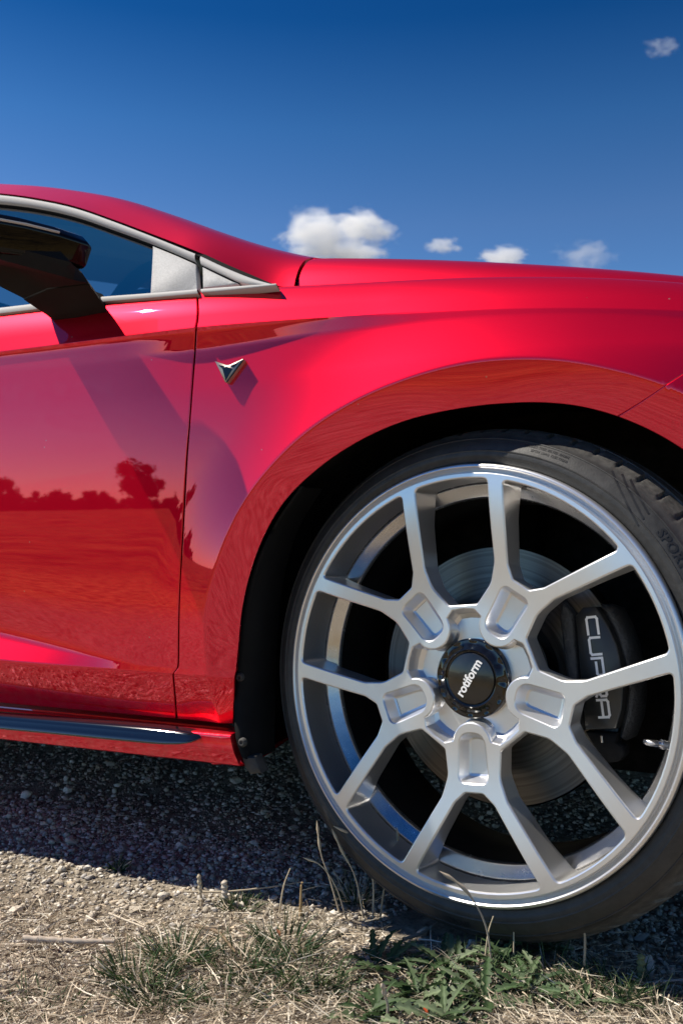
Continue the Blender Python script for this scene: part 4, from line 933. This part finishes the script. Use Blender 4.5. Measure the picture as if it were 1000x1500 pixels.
# ---- gravel
def ico(sub):
    bm = bmesh.new(); bmesh.ops.create_icosphere(bm, subdivisions=sub, radius=1); V = np.array([v.co[:] for v in bm.verts]); F_ = np.array([[v.index for v in f.verts] for f in bm.faces]); bm.free(); return V, F_
def stone_shapes(sub, n, rough):
    V, F_ = ico(sub); out = []
    for k in range(n):
        W = V.copy()
        for _ in range(11):                              # chop facets off the ball
            d = rng.normal(size=3); d /= np.linalg.norm(d); h = rng.uniform(0.38, 0.75); s = W @ d; W = W - np.outer(np.maximum(0, s - h), d)
        W *= 1 + rng.normal(size=(len(W), 1)) * rough; out.append(W)
    return out, F_
def stones_mesh(name, xy, size, sub, pal):
    shp, F0 = stone_shapes(sub, 40, 0.06); shp = np.array(shp); nv = shp.shape[1]; n = len(xy); col = np.ones((n, 4)); h = ground_h(xy[:, 0], xy[:, 1])
    sc_ = size[:, None] * np.stack([np.ones(n), rng.uniform(.55, .95, n), rng.uniform(.35, .75, n)], -1)
    W = shp[rng.integers(40, size=n)] * sc_[:, None, :]
    tl = rng.normal(0, 0.3, n)[:, None]; W = np.stack([W[..., 0], W[..., 1] * np.cos(tl) - W[..., 2] * np.sin(tl), W[..., 1] * np.sin(tl) + W[..., 2] * np.cos(tl)], -1)
    a = rng.uniform(0, 2 * np.pi, n)[:, None]; V = np.stack([W[..., 0] * np.cos(a) - W[..., 1] * np.sin(a) + xy[:, :1], W[..., 0] * np.sin(a) + W[..., 1] * np.cos(a) + xy[:, 1:2], W[..., 2] + (h + sc_[:, 2] * rng.uniform(0.05, 0.6, n))[:, None]], -1)
    p = np.asarray(pal); k = rng.integers(len(p), size=n); col[:, :3] = p[k] * rng.uniform(0.72, 1.2, size=(n, 1))
    Fa = (F0[None] + (np.arange(n) * nv)[:, None, None]).reshape(-1, 3)
    me = bpy.data.meshes.new(name); me.vertices.add(n * nv); me.vertices.foreach_set('co', V.ravel()); me.loops.add(Fa.size); me.loops.foreach_set('vertex_index', Fa.ravel().astype(np.int32))
    me.polygons.add(len(Fa)); me.polygons.foreach_set('loop_start', np.arange(0, Fa.size, 3, dtype=np.int32)); me.update(calc_edges=True)
    at = me.color_attributes.new('tone', 'FLOAT_COLOR', 'POINT'); at.data.foreach_set('color', np.repeat(col, nv, 0).ravel()); return me
M['stone'] = mat('limestone gravel', (0.4, 0.37, 0.32), 0.9, bump=0.5, bscale=700, attr='tone', spec=0.15)
PAL = [(0.60, 0.545, 0.455), (0.50, 0.44, 0.35), (0.70, 0.65, 0.565), (0.42, 0.39, 0.35), (0.56, 0.47, 0.35), (0.32, 0.275, 0.215)]
def scatter(n, x0, x1, y0, y1):
    return np.stack([rng.uniform(x0, x1, n), rng.uniform(y0, y1, n)], -1)
def in_view(xy, pad=60):
    p = pj(np.stack([xy[:, 0], xy[:, 1], ground_h(xy[:, 0], xy[:, 1])], -1)); d = (np.stack([xy[:, 0], xy[:, 1], np.zeros(len(xy))], -1) - CPOS) @ c_f
    return (d > .3) & (p[:, 0] > -pad - 600) & (p[:, 0] < 1000 + pad + 600) & (p[:, 1] < 1500 + pad * 5)
def off_tyre(xy):                                        # keep loose things out of the tyre
    d = xy - WH[:2]; a = d @ wu[:2]; b = -(d @ nh[:2]); return ~((np.abs(a) < 0.11) & (b > -0.02) & (b < 0.25))
xy = np.vstack([scatter(42000, -1.7, 1.1, -0.75, 1.5), scatter(32000, -0.95, 0.5, -0.5, 0.22), scatter(9000, -1.2, 0.4, 0.1, 0.8)]); xy = xy[in_view(xy, 10) & off_tyre(xy)]
sz = np.clip(rng.lognormal(math.log(0.0027), 0.60, len(xy)), 0.0011, 0.0085)
gm = stones_mesh('gravel', xy, sz, 1, PAL); obj('gravel', gm, M['stone'], kind='stuff', label='loose pale limestone gravel under and before the car', cat='gravel')
xy = scatter(420, -1.5, 0.9, -0.6, 1.2); xy = xy[in_view(xy) & off_tyre(xy)]
sz = np.clip(rng.lognormal(math.log(0.0085), 0.3, len(xy)), 0.006, 0.016)
gm2 = stones_mesh('coarse_gravel', xy, sz, 2, PAL); obj('coarse_gravel', gm2, M['stone'], kind='stuff', label='coarser pale stones lying among the fine gravel', cat='gravel')

# ---- single stones that stand out
def single_stone(name, px, py, s, label, tone, tall=1.0, z_up=0.3, flat=False, group=None):
    p = gp(px, py); p = gp(px, py, float(ground_h(p[0], p[1]))); shp, F0 = stone_shapes(3, 1, 0.015); W = shp[0] * np.array([s, s * rng.uniform(.65, .9), s * tall]); a = rng.uniform(0, 6.28)
    W = np.stack([W[:, 0] * math.cos(a) - W[:, 1] * math.sin(a), W[:, 0] * math.sin(a) + W[:, 1] * math.cos(a), W[:, 2] + s * tall * z_up], -1)
    me = mesh_from(name, W, F0, smooth=False); at = me.color_attributes.new('tone', 'FLOAT_COLOR', 'POINT'); c = np.tile([*tone, 1.0], (len(W), 1)); at.data.foreach_set('color', c.ravel())
    o = obj(name, me, M['stone'], label=label, cat='stone', group=group); o.location = (p[0], p[1], float(ground_h(p[0], p[1]))); return o
single_stone('stone', 945, 1432, 0.012, 'upright pale stone standing behind a green stalk right of the tyre', (0.44, 0.41, 0.37), 1.6, 0.6)
for px, py, s, lab in [(196, 1336, .013, 'grey pebble below the green sprig in the gravel'), (168, 1352, .011, 'pale pebble left of the green grass tuft'), (62, 1366, .017, 'flat grey stone just above the pale twig'),
                       (240, 1316, .012, 'light flat stone at the edge of the car shadow'), (20, 1340, .014, 'pale stone at the left edge of the picture'), (690, 1388, .012, 'pale pebble in the tyre shadow behind the weeds'),
                       (725, 1378, .013, 'blue-grey pebble in shade under the tyre'), (540, 1385, .012, 'rounded pale pebble left of the weed patch'), (618, 1368, .013, 'tan stone lying against the tyre'),
                       (265, 1240, .014, 'shaded stone below the sill lying left of the flap'), (180, 1245, .013, 'shaded stone in the gravel under the sill'), (430, 1215, .012, 'shaded pebble beside the tyre in the car shadow'),
                       (100, 1160, .013, 'dim pebble deep under the car'), (345, 1145, .014, 'pale stone in the dark under the arch flap')]:
    single_stone('stone', px, py, s, lab, PAL[rng.integers(4)], rng.uniform(.5, .75), 0.25)

# ---- dry litter (uncountable)
def blade_strip(p0, d, L, wdt, bend, n=4, up=None):
    """thin tapering ribbon from p0 along d, bending; returns verts and faces"""
    d = np.asarray(d, float); d /= np.linalg.norm(d); side = np.cross(d, [0, 0, 1.0]); s_ = np.linalg.norm(side); side = side / s_ if s_ > 1e-4 else np.array([1.0, 0, 0])
    if up is not None: side = side * math.cos(up) + np.cross(side, d) * math.sin(up)
    V = []; p = np.array(p0, float)
    for i in range(n + 1):
        f = i / n; w = wdt * (1 - 0.85 * f ** 1.6) * 0.5; V += [p - side * w, p + side * w]
        d2 = d + np.asarray(bend) * f; d2 /= np.linalg.norm(d2); p = p + d2 * L / n
    return V, [(2 * i, 2 * i + 1, 2 * i + 3, 2 * i + 2) for i in range(n)]
def join_strips(name, strips, tones, m, **k):
    V, F_, C_ = [], [], []
    for (v, f), t in zip(strips, tones):
        s = len(V); V += v; F_ += [tuple(a + s for a in q) for q in f]; C_ += [(*t, 1.0)] * len(v)
    me = mesh_from(name, V, F_); at = me.color_attributes.new('tone', 'FLOAT_COLOR', 'POINT'); at.data.foreach_set('color', np.array(C_, float).ravel())
    return obj(name, me, m, **k)
def plant_mat(name, transl=0.25):
    m, N, L, b = new_mat(name); at = N.new('ShaderNodeAttribute'); at.attribute_name = 'tone'; L.new(at.outputs['Color'], b.inputs['Base Color'])
    b.inputs['Roughness'].default_value = 0.6; b.inputs['Specular IOR Level'].default_value = 0.3
    tr = N.new('ShaderNodeBsdfTranslucent'); L.new(at.outputs['Color'], tr.inputs[0]); mx = N.new('ShaderNodeMixShader'); mx.inputs[0].default_value = transl
    L.new(b.outputs[0], mx.inputs[1]); L.new(tr.outputs[0], mx.inputs[2]); L.new(mx.outputs[0], N['Material Output'].inputs['Surface']); return m
M['straw'] = plant_mat('dry straw', 0.15); M['leaf'] = plant_mat('green leaf', 0.25)
STRAW = [(0.64, 0.56, 0.43), (0.54, 0.45, 0.33), (0.74, 0.67, 0.55), (0.42, 0.34, 0.245), (0.24, 0.195, 0.14), (0.15, 0.12, 0.09)]
GREEN = [(0.036, 0.075, 0.026), (0.052, 0.098, 0.032), (0.026, 0.054, 0.024), (0.075, 0.110, 0.040)]
def pick(pal): return tuple(np.array(pal[rng.integers(len(pal))]) * rng.uniform(.75, 1.2))
strips, tones = [], []
xy = scatter(150000, -1.2, 0.7, -0.62, 0.25); xy = xy[in_view(xy, 20) & off_tyre(xy)]
edge = xy[:, 1] - (0.06 + 0.16 * xy[:, 0])               # litter thins out towards the wheel track
pr_ = np.clip(0.75 - (edge + 0.12) / 0.16, 0.03, 1) * np.clip(0.5 + 1.3 * (xy[:, 0] + 0.55), 0.4, 1)
xy = xy[rng.uniform(size=len(xy)) < pr_ * 0.75]
for x, y in xy[:46000]:
    a = rng.uniform(0, 2 * np.pi); L = rng.uniform(0.006, 0.030) if rng.uniform() < .93 else rng.uniform(.035, .07)
    strips.append(blade_strip((x, y, float(ground_h(x, y)) + rng.uniform(0.003, 0.013)), (math.cos(a), math.sin(a), rng.normal(0, .18)), L, rng.uniform(.0006, .0016), rng.normal(0, .4, 3) * np.array([1, 1, .4]), 3, rng.uniform(0, 3)))
    tones.append(pick(STRAW))
join_strips('dry_grass_litter', strips, tones, M['straw'], kind='stuff', label='dry straw and grass litter covering the foreground soil', cat='litter')

# ---- green grass tufts
def tuft(px, py, n, hgt, spread, label, mix=0.25):
    p = gp(px, py); strips, tones = [], []; n = int(n * 1.9)
    for i in range(n):
        a = rng.uniform(0, 2 * np.pi); r_ = spread * math.sqrt(rng.uniform()); x, y = r_ * math.cos(a) * 1.25, r_ * math.sin(a) * .8
        z = float(ground_h(p[0] + x, p[1] + y)) - float(ground_h(p[0], p[1])); dry = rng.uniform() < mix
        d = np.array([math.cos(a) * rng.uniform(.1, 1.3), math.sin(a) * rng.uniform(.1, 1.3), 1.0]); L = hgt * rng.uniform(.45, 1.15)
        strips.append(blade_strip((x, y, z), d, L, rng.uniform(.0012, .0024), rng.normal(0, .35, 3) + np.array([math.cos(a) * .5, math.sin(a) * .5, -.35]), 5, rng.uniform(0, 3)))
        tones.append(pick(STRAW[:3]) if dry else pick(GREEN))
    o = join_strips('grass_tuft', strips, tones, M['leaf'], label=label, cat='grass', group='green grass tufts in the foreground'); o.location = (p[0], p[1], float(ground_h(p[0], p[1]))); return o
for a in [(205, 1440, 130, .042, .030, 'dark green grass tuft below the pale twig'), (262, 1412, 110, .040, .028, 'upright dark grass tuft right of the pale twig'), (235, 1475, 90, .036, .03, 'low dark grass tuft near the bottom edge left of centre'),
          (350, 1425, 90, .036, .032, 'thin grass tuft between the dark tuft and the weeds'), (420, 1400, 80, .046, .026, 'sparse grass tuft left of the leafy weeds'), (455, 1440, 90, .04, .03, 'grass tuft touching the left of the leafy weeds'),
          (350, 1330, 60, .022, .022, 'small low grass tuft on the edge of the car shadow'), (172, 1272, 26, .024, .010, 'lone green sprig in the gravel at the shadow edge'), (520, 1318, 46, .04, .018, 'dry tuft of grass at the foot of the tyre'),
          (870, 1470, 80, .04, .03, 'grass tuft right of the leafy weeds'), (960, 1490, 70, .036, .03, 'grass tuft in the bottom right corner'), (805, 1440, 50, .034, .025, 'grass tuft at the right end of the weeds'), (60, 1490, 40, .026, .04, 'sparse grass in the bottom left corner'), (330, 1480, 70, .03, .035, 'low grass at the bottom edge left of the weeds'), (395, 1450, 60, .034, .03, 'low grass tuft between the thin tuft and the weeds'), (480, 1470, 60, .03, .03, 'low grass at the foot of the pale weed'), (910, 1450, 60, .034, .026, 'grass tuft before the upright pale stone'), (700, 1440, 60, .034, .035, 'grass blades standing among the leafy weeds')]:
    tuft(*a, mix=0.6 if 'dry' in a[5] else 0.15)

# ---- dry stalks, each one traced
def stalk(pts, dep, wd, label, head=0.0, tone=(0.62, 0.52, 0.36)):
    pts = [(pts[0][0], pts[0][1] + (24 if pts[0][1] < 1330 else 22 if pts[0][0] > 700 and pts[0][1] < 1430 else 6))] + list(pts[1:]); wd *= 1.55; base = gp(*pts[0]); D = (base - CPOS) @ c_f; P3 = [CPOS + (D + dep * i / max(1, len(pts) - 1)) * ray(a, b) for i, (a, b) in enumerate(pts)]
    P3[0] = P3[0] - np.array([0, 0, 0.004]); c = catmull(P3, 26); f = np.linspace(0, 1, 26); rad = wd * (1 - 0.55 * f)
    if head > 0:
        hd = f > 1 - head; rad = np.where(hd, wd * (0.75 + 0.75 * np.abs(np.sin(f * 60))) * np.clip((1.02 - f) / 0.10, .25, 1), rad)
    me = grid_mesh('dry_stalk', tube_pts(c - base, rad, 6), closed_v=True); at = me.color_attributes.new('tone', 'FLOAT_COLOR', 'POINT'); at.data.foreach_set('color', np.tile([*tone, 1.0], (len(me.vertices), 1)).ravel())
    o = obj('dry_stalk', me, M['straw'], label=label, cat='stalk', group='dry grass stalks before the tyre'); o.location = base; return o
stalk([(498, 1312), (482, 1285), (470, 1250), (464, 1202)], .01, .0009, 'leftmost thin dry stalk leaning on the tyre', .35)
stalk([(533, 1318), (520, 1285), (500, 1245), (486, 1214)], 0, .0009, 'dry stalk with curved tip in front of the rim lip', .4)
stalk([(546, 1322), (546, 1290), (535, 1250), (515, 1224), (488, 1210)], .01, .0009, 'long arching dry stalk bending left before the tyre', .3)
stalk([(556, 1322), (563, 1300), (576, 1270), (582, 1240), (581, 1212)], 0, .0010, 'wheat-like seed stalk rising before the rim', .5, (0.44, 0.36, 0.23))
stalk([(508, 1320), (492, 1300), (470, 1268), (444, 1256)], 0, .0008, 'thin dry stalk reaching left into the shadow', .2)
stalk([(722, 1405), (712, 1360), (690, 1315), (668, 1292), (643, 1276)], 0, .0010, 'dry stalk with bent head before the bottom of the rim', .35, (0.52, 0.43, 0.33))
stalk([(708, 1400), (714, 1370), (722, 1342)], 0, .0009, 'short dry stalk crossing the bent one at the weeds', 0)
stalk([(752, 1398), (752, 1370), (752, 1336)], 0, .0009, 'short upright dry stalk before the tyre bottom', 0)
stalk([(853, 1420), (856, 1380), (852, 1330), (848, 1290)], 0, .0012, 'tall straight dry stalk rising before the tyre', 0, (0.50, 0.40, 0.28))
stalk([(842, 1452), (850, 1428), (853, 1418)], 0, .0010, 'leaning base twig under the tall straight stalk', 0)
stalk([(408, 1318), (415, 1300), (425, 1272)], 0, .0010, 'short tan stalk at the shadow edge left of the tyre', 0)
stalk([(440, 1318), (441, 1300), (443, 1292)], 0, .0016, 'stubby orange-tan stalk beside the tyre', 0, (0.52, 0.36, 0.17))
stalk([(296, 1300), (292, 1290), (291, 1280)], 0, .0014, 'small dry seed head at the shadow edge', .6)
stalk([(330, 1304), (329, 1296), (328, 1289)], 0, .0022, 'small pale bud on a short stalk at the shadow edge', .7, (0.6, 0.52, 0.42))
stalk([(938, 1440), (938, 1418), (938, 1397)], 0, .0022, 'thick greenish stalk standing before the upright pale stone', .8, (0.24, 0.24, 0.11))
stalk([(560, 1500), (568, 1478), (562, 1452), (560, 1440)], -.02, .0012, 'pale dry stalk among the leaves at the bottom edge', .3, (0.55, 0.47, 0.37))
# fallen twigs
def twig(pts, wd, label, tone):
    P3 = [gp(a, b, float(ground_h(*gp(a, b)[:2])) + 0.013) for a, b in pts]; c = catmull(P3, 24); rad = wd * (1 + 0.15 * np.sin(np.arange(24) * 1.9)) * np.linspace(1, .7, 24)
    base = c[0].copy(); me = fix_normals(grid_mesh('twig', tube_pts(c - base, rad, 8), closed_v=True)); at = me.color_attributes.new('tone', 'FLOAT_COLOR', 'POINT'); at.data.foreach_set('color', np.tile([*tone, 1.0], (len(me.vertices), 1)).ravel())
    o = obj('twig', me, M['straw'], label=label, cat='twig'); o.location = base
twig([(34, 1375), (75, 1377), (120, 1379), (168, 1379)], .0042, 'thick pale bleached twig lying in the left foreground', (0.50, 0.43, 0.35))
twig([(270, 1306), (330, 1306), (390, 1300), (440, 1292)], .0014, 'thin straw lying along the car shadow edge', (0.5, 0.42, 0.30))
twig([(288, 1356), (320, 1366), (345, 1395)], .0022, 'curved brown twig on the straw in the centre left', (0.22, 0.16, 0.10))
twig([(590, 1376), (615, 1368), (640, 1352)], .0022, 'dry brown twig against the tyre above the weeds', (0.34, 0.27, 0.2))
twig([(160, 1338), (190, 1350), (215, 1360)], .0016, 'thin pale straw right of the twig on the stones', (0.6, 0.52, 0.40))
twig([(945, 1440), (985, 1436), (1030, 1434)], .0014, 'pale straw lying in shade beside the upright stone', (0.45, 0.42, 0.38))

# ---- leafy weeds (dandelion-like rosettes), each leaf its own piece
def leaf_mesh():
    n = 13; L = 1.0; rows = []
    rngl = rng.uniform(0.7, 1.2, n)
    for i in range(n):
        f = i / (n - 1); env = (0.035 + 0.115 * math.sin(math.pi * min(1, f * 0.92 + .03)) ** 1.1 * (0.5 + 0.8 * f)); tooth = (1.0 if i % 2 else 0.42) * rngl[i]
        if f > .93: tooth = .8
        w = max(0.015, env * tooth) if i < n - 1 else 0.004; y = f * L - (0.03 if i % 2 else 0); droop = 0.42 * f * (1 - 0.9 * f)
        rows.append([(-w, y, droop + w * 0.35), (-w * .45, y, droop + w * 0.08), (0, y + .004, droop - .012), (w * .45, y, droop + w * 0.08), (w, y, droop + w * 0.35)])
    return grid_mesh('leaf', np.array(rows))
LEAVES = []
for k in range(9):
    me = leaf_mesh(); t = np.array([(0.085, 0.125, 0.058), (0.052, 0.092, 0.036), (0.135, 0.175, 0.095), (0.038, 0.070, 0.026)][k % 4]); at = me.color_attributes.new('tone', 'FLOAT_COLOR', 'POINT')
    C_ = np.tile([*t, 1.0], (len(me.vertices), 1)); C_[2::5, :3] *= 1.5; at.data.foreach_set('color', C_.ravel()); me.materials.append(M['leaf']); LEAVES.append(me)
def weed(px, py, n, size, label):
    p = gp(px, py); zg = float(ground_h(p[0], p[1])); w = empty('weed', (p[0], p[1], zg), label=label, cat='weed', group='leafy weeds before the tyre')
    size *= 0.84; n = int(n * 1.8)
    for i in range(n):
        o = bpy.data.objects.new('leaf', LEAVES[rng.integers(9)]); COL.objects.link(o); o.parent = w; a = i * 2.4 + rng.normal(0, .3); s = size * rng.uniform(.5, 1.1)
        o.rotation_euler = (rng.uniform(-0.05, 0.6), rng.normal(0, .25), a); o.scale = (s * rng.uniform(.8, 1.2), s, s); o.location = (rng.normal(0, .006), rng.normal(0, .006), 0.003)
for a in [(560, 1425, 17, .060, 'leafy weed at the left end of the weed patch'), (612, 1468, 20, .058, 'low leafy weed left of centre in the patch at the bottom edge'), (655, 1425, 20, .056, 'leafy weed behind the middle of the patch'),
          (700, 1470, 22, .058, 'dense leafy weed in the middle of the patch'), (735, 1418, 16, .052, 'leafy weed with upright leaves just before the tyre'), (775, 1460, 18, .054, 'leafy weed at the right end of the patch'), (650, 1510, 18, .06, 'leafy weed cut by the bottom edge of the picture'), (800, 1408, 9, .045, 'small weed with one upright leaf below the tall stalk'), (545, 1500, 14, .055, 'pale leafy weed in the bottom edge left of the patch'), (850, 1490, 12, .045, 'small leafy weed right of the patch at the bottom edge')]:
    weed(*a)
def petal(px, py, tone, label):
    p = gp(px, py, GZ + .02); V_ = []; 
    me = leaf_mesh(); c = np.zeros(len(me.vertices) * 3); me.vertices.foreach_get('co', c); c = c.reshape(-1, 3) * np.array([.02, .010, .010]); me.vertices.foreach_set('co', c.ravel()); me.update()
    at = me.color_attributes.new('tone', 'FLOAT_COLOR', 'POINT'); at.data.foreach_set('color', np.tile([*tone, 1.0], (len(me.vertices), 1)).ravel()); o = obj('dead_leaf', me, M['straw'], label=label, cat='leaf'); o.location = p; o.rotation_euler = (0.5, 0.2, 1.0)
petal(627, 1490, (0.45, 0.07, 0.02), 'tiny orange-red dead leaf among the weeds'); petal(410, 1372, (0.30, 0.12, 0.06), 'rust-brown dead leaf on the straw left of the weeds'); petal(672, 1348, (0.22, 0.10, 0.04), 'brown dead leaf at the foot of the tyre')

# ================================================================== THE FIELD EDGE BEHIND THE PHOTOGRAPHER (seen in the paint)
M['foliage'] = plant_mat('hedge foliage', 0.2); M['bark'] = mat('bark', (0.06, 0.045, 0.035), 0.9, var=0.3, vscale=8)
def foliage_tree(name, pos, rx, rz, zc, n, label, cat='tree', leaf=0.2):
    root = empty(name, (pos[0], pos[1], 0), label=label, cat=cat, group='trees and bushes along the field edge'); zg = float(ground_h(*pos)); root.location.z = zg
    cl = [(rng.normal(0, rx * .5), rng.normal(0, rx * .5), zc + rng.normal(0, rz * .42), rng.uniform(.12, .6)) for _ in range(26)]
    C_ = np.array([c[:3] for c in cl]); Rc = np.array([c[3] for c in cl]) * min(rx, rz) * 1.0
    k = rng.integers(len(cl), size=n); d = rng.normal(size=(n, 3)); d /= np.linalg.norm(d, axis=1)[:, None] / rng.uniform(.6, 1.25, (n, 1)); c = C_[k] + d * (Rc[k] * rng.uniform(.55, 1.05, n))[:, None]
    c[:, 2] = np.where(c[:, 2] < 0.05, rng.uniform(0, 0.4, n), c[:, 2]); u = rng.normal(size=(n, 3)); u /= np.linalg.norm(u, axis=1)[:, None]; v = np.cross(u, rng.normal(size=(n, 3))); v /= np.linalg.norm(v, axis=1)[:, None]; s = leaf * rng.uniform(.5, 1.2, (n, 1))
    V = np.stack([c - u * s, c + v * s * .6, c + u * s, c - v * s * .6], 1).reshape(-1, 3); F_ = np.arange(n * 4).reshape(-1, 4)
    me = mesh_from('crown', V, F_, smooth=False); at = me.color_attributes.new('tone', 'FLOAT_COLOR', 'POINT'); t = np.repeat(np.array([0.04, 0.055, 0.022]) * rng.uniform(.6, 1.4, (n, 1)), 4, 0); at.data.foreach_set('color', np.c_[t, np.ones(len(t))].ravel())
    obj('crown', me, M['foliage'], root)
    obj('trunk', grid_mesh('trunk', tube_pts([(0, 0, -.2), (0.05, 0, zc * .5), (0.0, 0.1, zc)], [rx * .07 + .05, rx * .05 + .04, .03], 8), closed_v=True), M['bark'], root)
def mirrored(px, py, dist):                              # where a thing must stand to be seen in the flank at this point
    s = bp(px, py, 0.004); d = ray(px, py); d = np.array([d[0], -d[1]]); d /= np.linalg.norm(d); return s[:2] + d * dist
for px, dist, rx, rz, zc, n, lab in [(205, 62, 1.5, 2.0, 2.5, 5000, 'broad tree standing above the hedge at the field edge'), (145, 64, 1.3, .8, 0.9, 2500, 'round bush between hedge and tree at the field edge'),
        (85, 64, 1.8, .8, 0.8, 3000, 'long low hedge bush left of the round bush'), (50, 66, 1.8, .8, 0.7, 3000, 'low hedge bush at the far left of the field edge'), (0, 64, 1.2, 1.2, 1.5, 3000, 'taller bush at the left end of the hedge'),
        (-60, 66, 2.5, .7, 1.0, 3000, 'hedge bush beyond the left end of the field edge'), (250, 70, 2.0, .45, .6, 2500, 'low scrub right of the broad tree'), (296, 58, 1.6, .9, 1.1, 3000, 'dark bush right of the scrub at the field edge'), (345, 60, 2.4, .7, .9, 3500, 'dark hedge bush right of the dark round bush'),
        (420, 62, 3, .8, .9, 3500, 'hedge bush further right along the field edge'), (520, 64, 3, .8, .9, 3500, 'hedge bush far right along the field edge')] + [(q_, 68, 1.9, .55, .45, 1500, 'low unkempt scrub forming the hedge line along the field edge') for q_ in range(-90, 480, 32)]:
    foliage_tree('tree' if 'tree' in lab.split()[:3] else 'bush', mirrored(px, 760, dist), rx, rz, zc, n, lab, 'tree' if 'tree' in lab.split()[:3] else 'bush')

# ================================================================== CLOUDS
def cloud_mat(name, seed, dens, scale, thr):
    m, N, L, b = new_mat(name); N.remove(b); tc = N.new('ShaderNodeTexCoord')
    ad = N.new('ShaderNodeVectorMath'); ad.operation = 'ADD'; ad.inputs[1].default_value = (seed, seed * .7, -seed); L.new(tc.outputs['Object'], ad.inputs[0])
    nz = N.new('ShaderNodeTexNoise'); nz.inputs['Scale'].default_value = scale; nz.inputs['Detail'].default_value = 8; nz.inputs['Roughness'].default_value = 0.62; nz.inputs['Distortion'].default_value = 0.25; L.new(ad.outputs[0], nz.inputs['Vector'])
    ln = N.new('ShaderNodeVectorMath'); ln.operation = 'LENGTH'; L.new(tc.outputs['Object'], ln.inputs[0])
    p2 = N.new('ShaderNodeMath'); p2.operation = 'POWER'; p2.inputs[1].default_value = 2.0; L.new(ln.outputs['Value'], p2.inputs[0])
    ma = N.new('ShaderNodeMath'); ma.operation = 'MULTIPLY_ADD'; ma.inputs[1].default_value = -0.42; L.new(p2.outputs[0], ma.inputs[0]); L.new(nz.outputs['Fac'], ma.inputs[2])
    mr = N.new('ShaderNodeMapRange'); mr.inputs['From Min'].default_value = thr; mr.inputs['From Max'].default_value = thr + .09; mr.inputs['To Max'].default_value = dens; L.new(ma.outputs[0], mr.inputs['Value'])
    pv_ = N.new('ShaderNodeVolumePrincipled'); pv_.inputs['Color'].default_value = (0.99, 0.99, 0.99, 1); pv_.inputs['Anisotropy'].default_value = 0.1; L.new(mr.outputs[0], pv_.inputs['Density']); L.new(pv_.outputs[0], N['Material Output'].inputs['Volume']); return m
def cloud(px, py, wpx, hpx, label, seed, dens=.06, scale=1.7, thr=.36):
    D = 900.0; c = CPOS + D * ray(px, py); k = D / CF; bm = bmesh.new(); bmesh.ops.create_icosphere(bm, subdivisions=3, radius=1); me = bpy.data.meshes.new('cloud'); bm.to_mesh(me); bm.free()
    o = obj('cloud', me, cloud_mat('cloud vapour %d' % int(seed), seed, dens, scale, thr), label=label, cat='cloud', group='clouds in the blue sky'); o.location = c; o.scale = (wpx * k / 2, wpx * k * .3, hpx * k / 2); o.rotation_euler = (0, 0, CA)
cloud(495, 346, 250, 118, 'large white cumulus cloud above the bonnet cut line', 3.1, .07, 2.1)
cloud(650, 361, 80, 36, 'small white cloud right of the large cumulus', 8.3)
cloud(740, 378, 125, 54, 'white puffy cloud just over the middle of the bonnet', 5.7)
cloud(855, 376, 150, 80, 'thin wispy cloud low over the right of the bonnet', 12.9, .016, 2.4, .40)
cloud(970, 70, 80, 40, 'lone wispy cloud high in the top right corner', 17.3, .02)
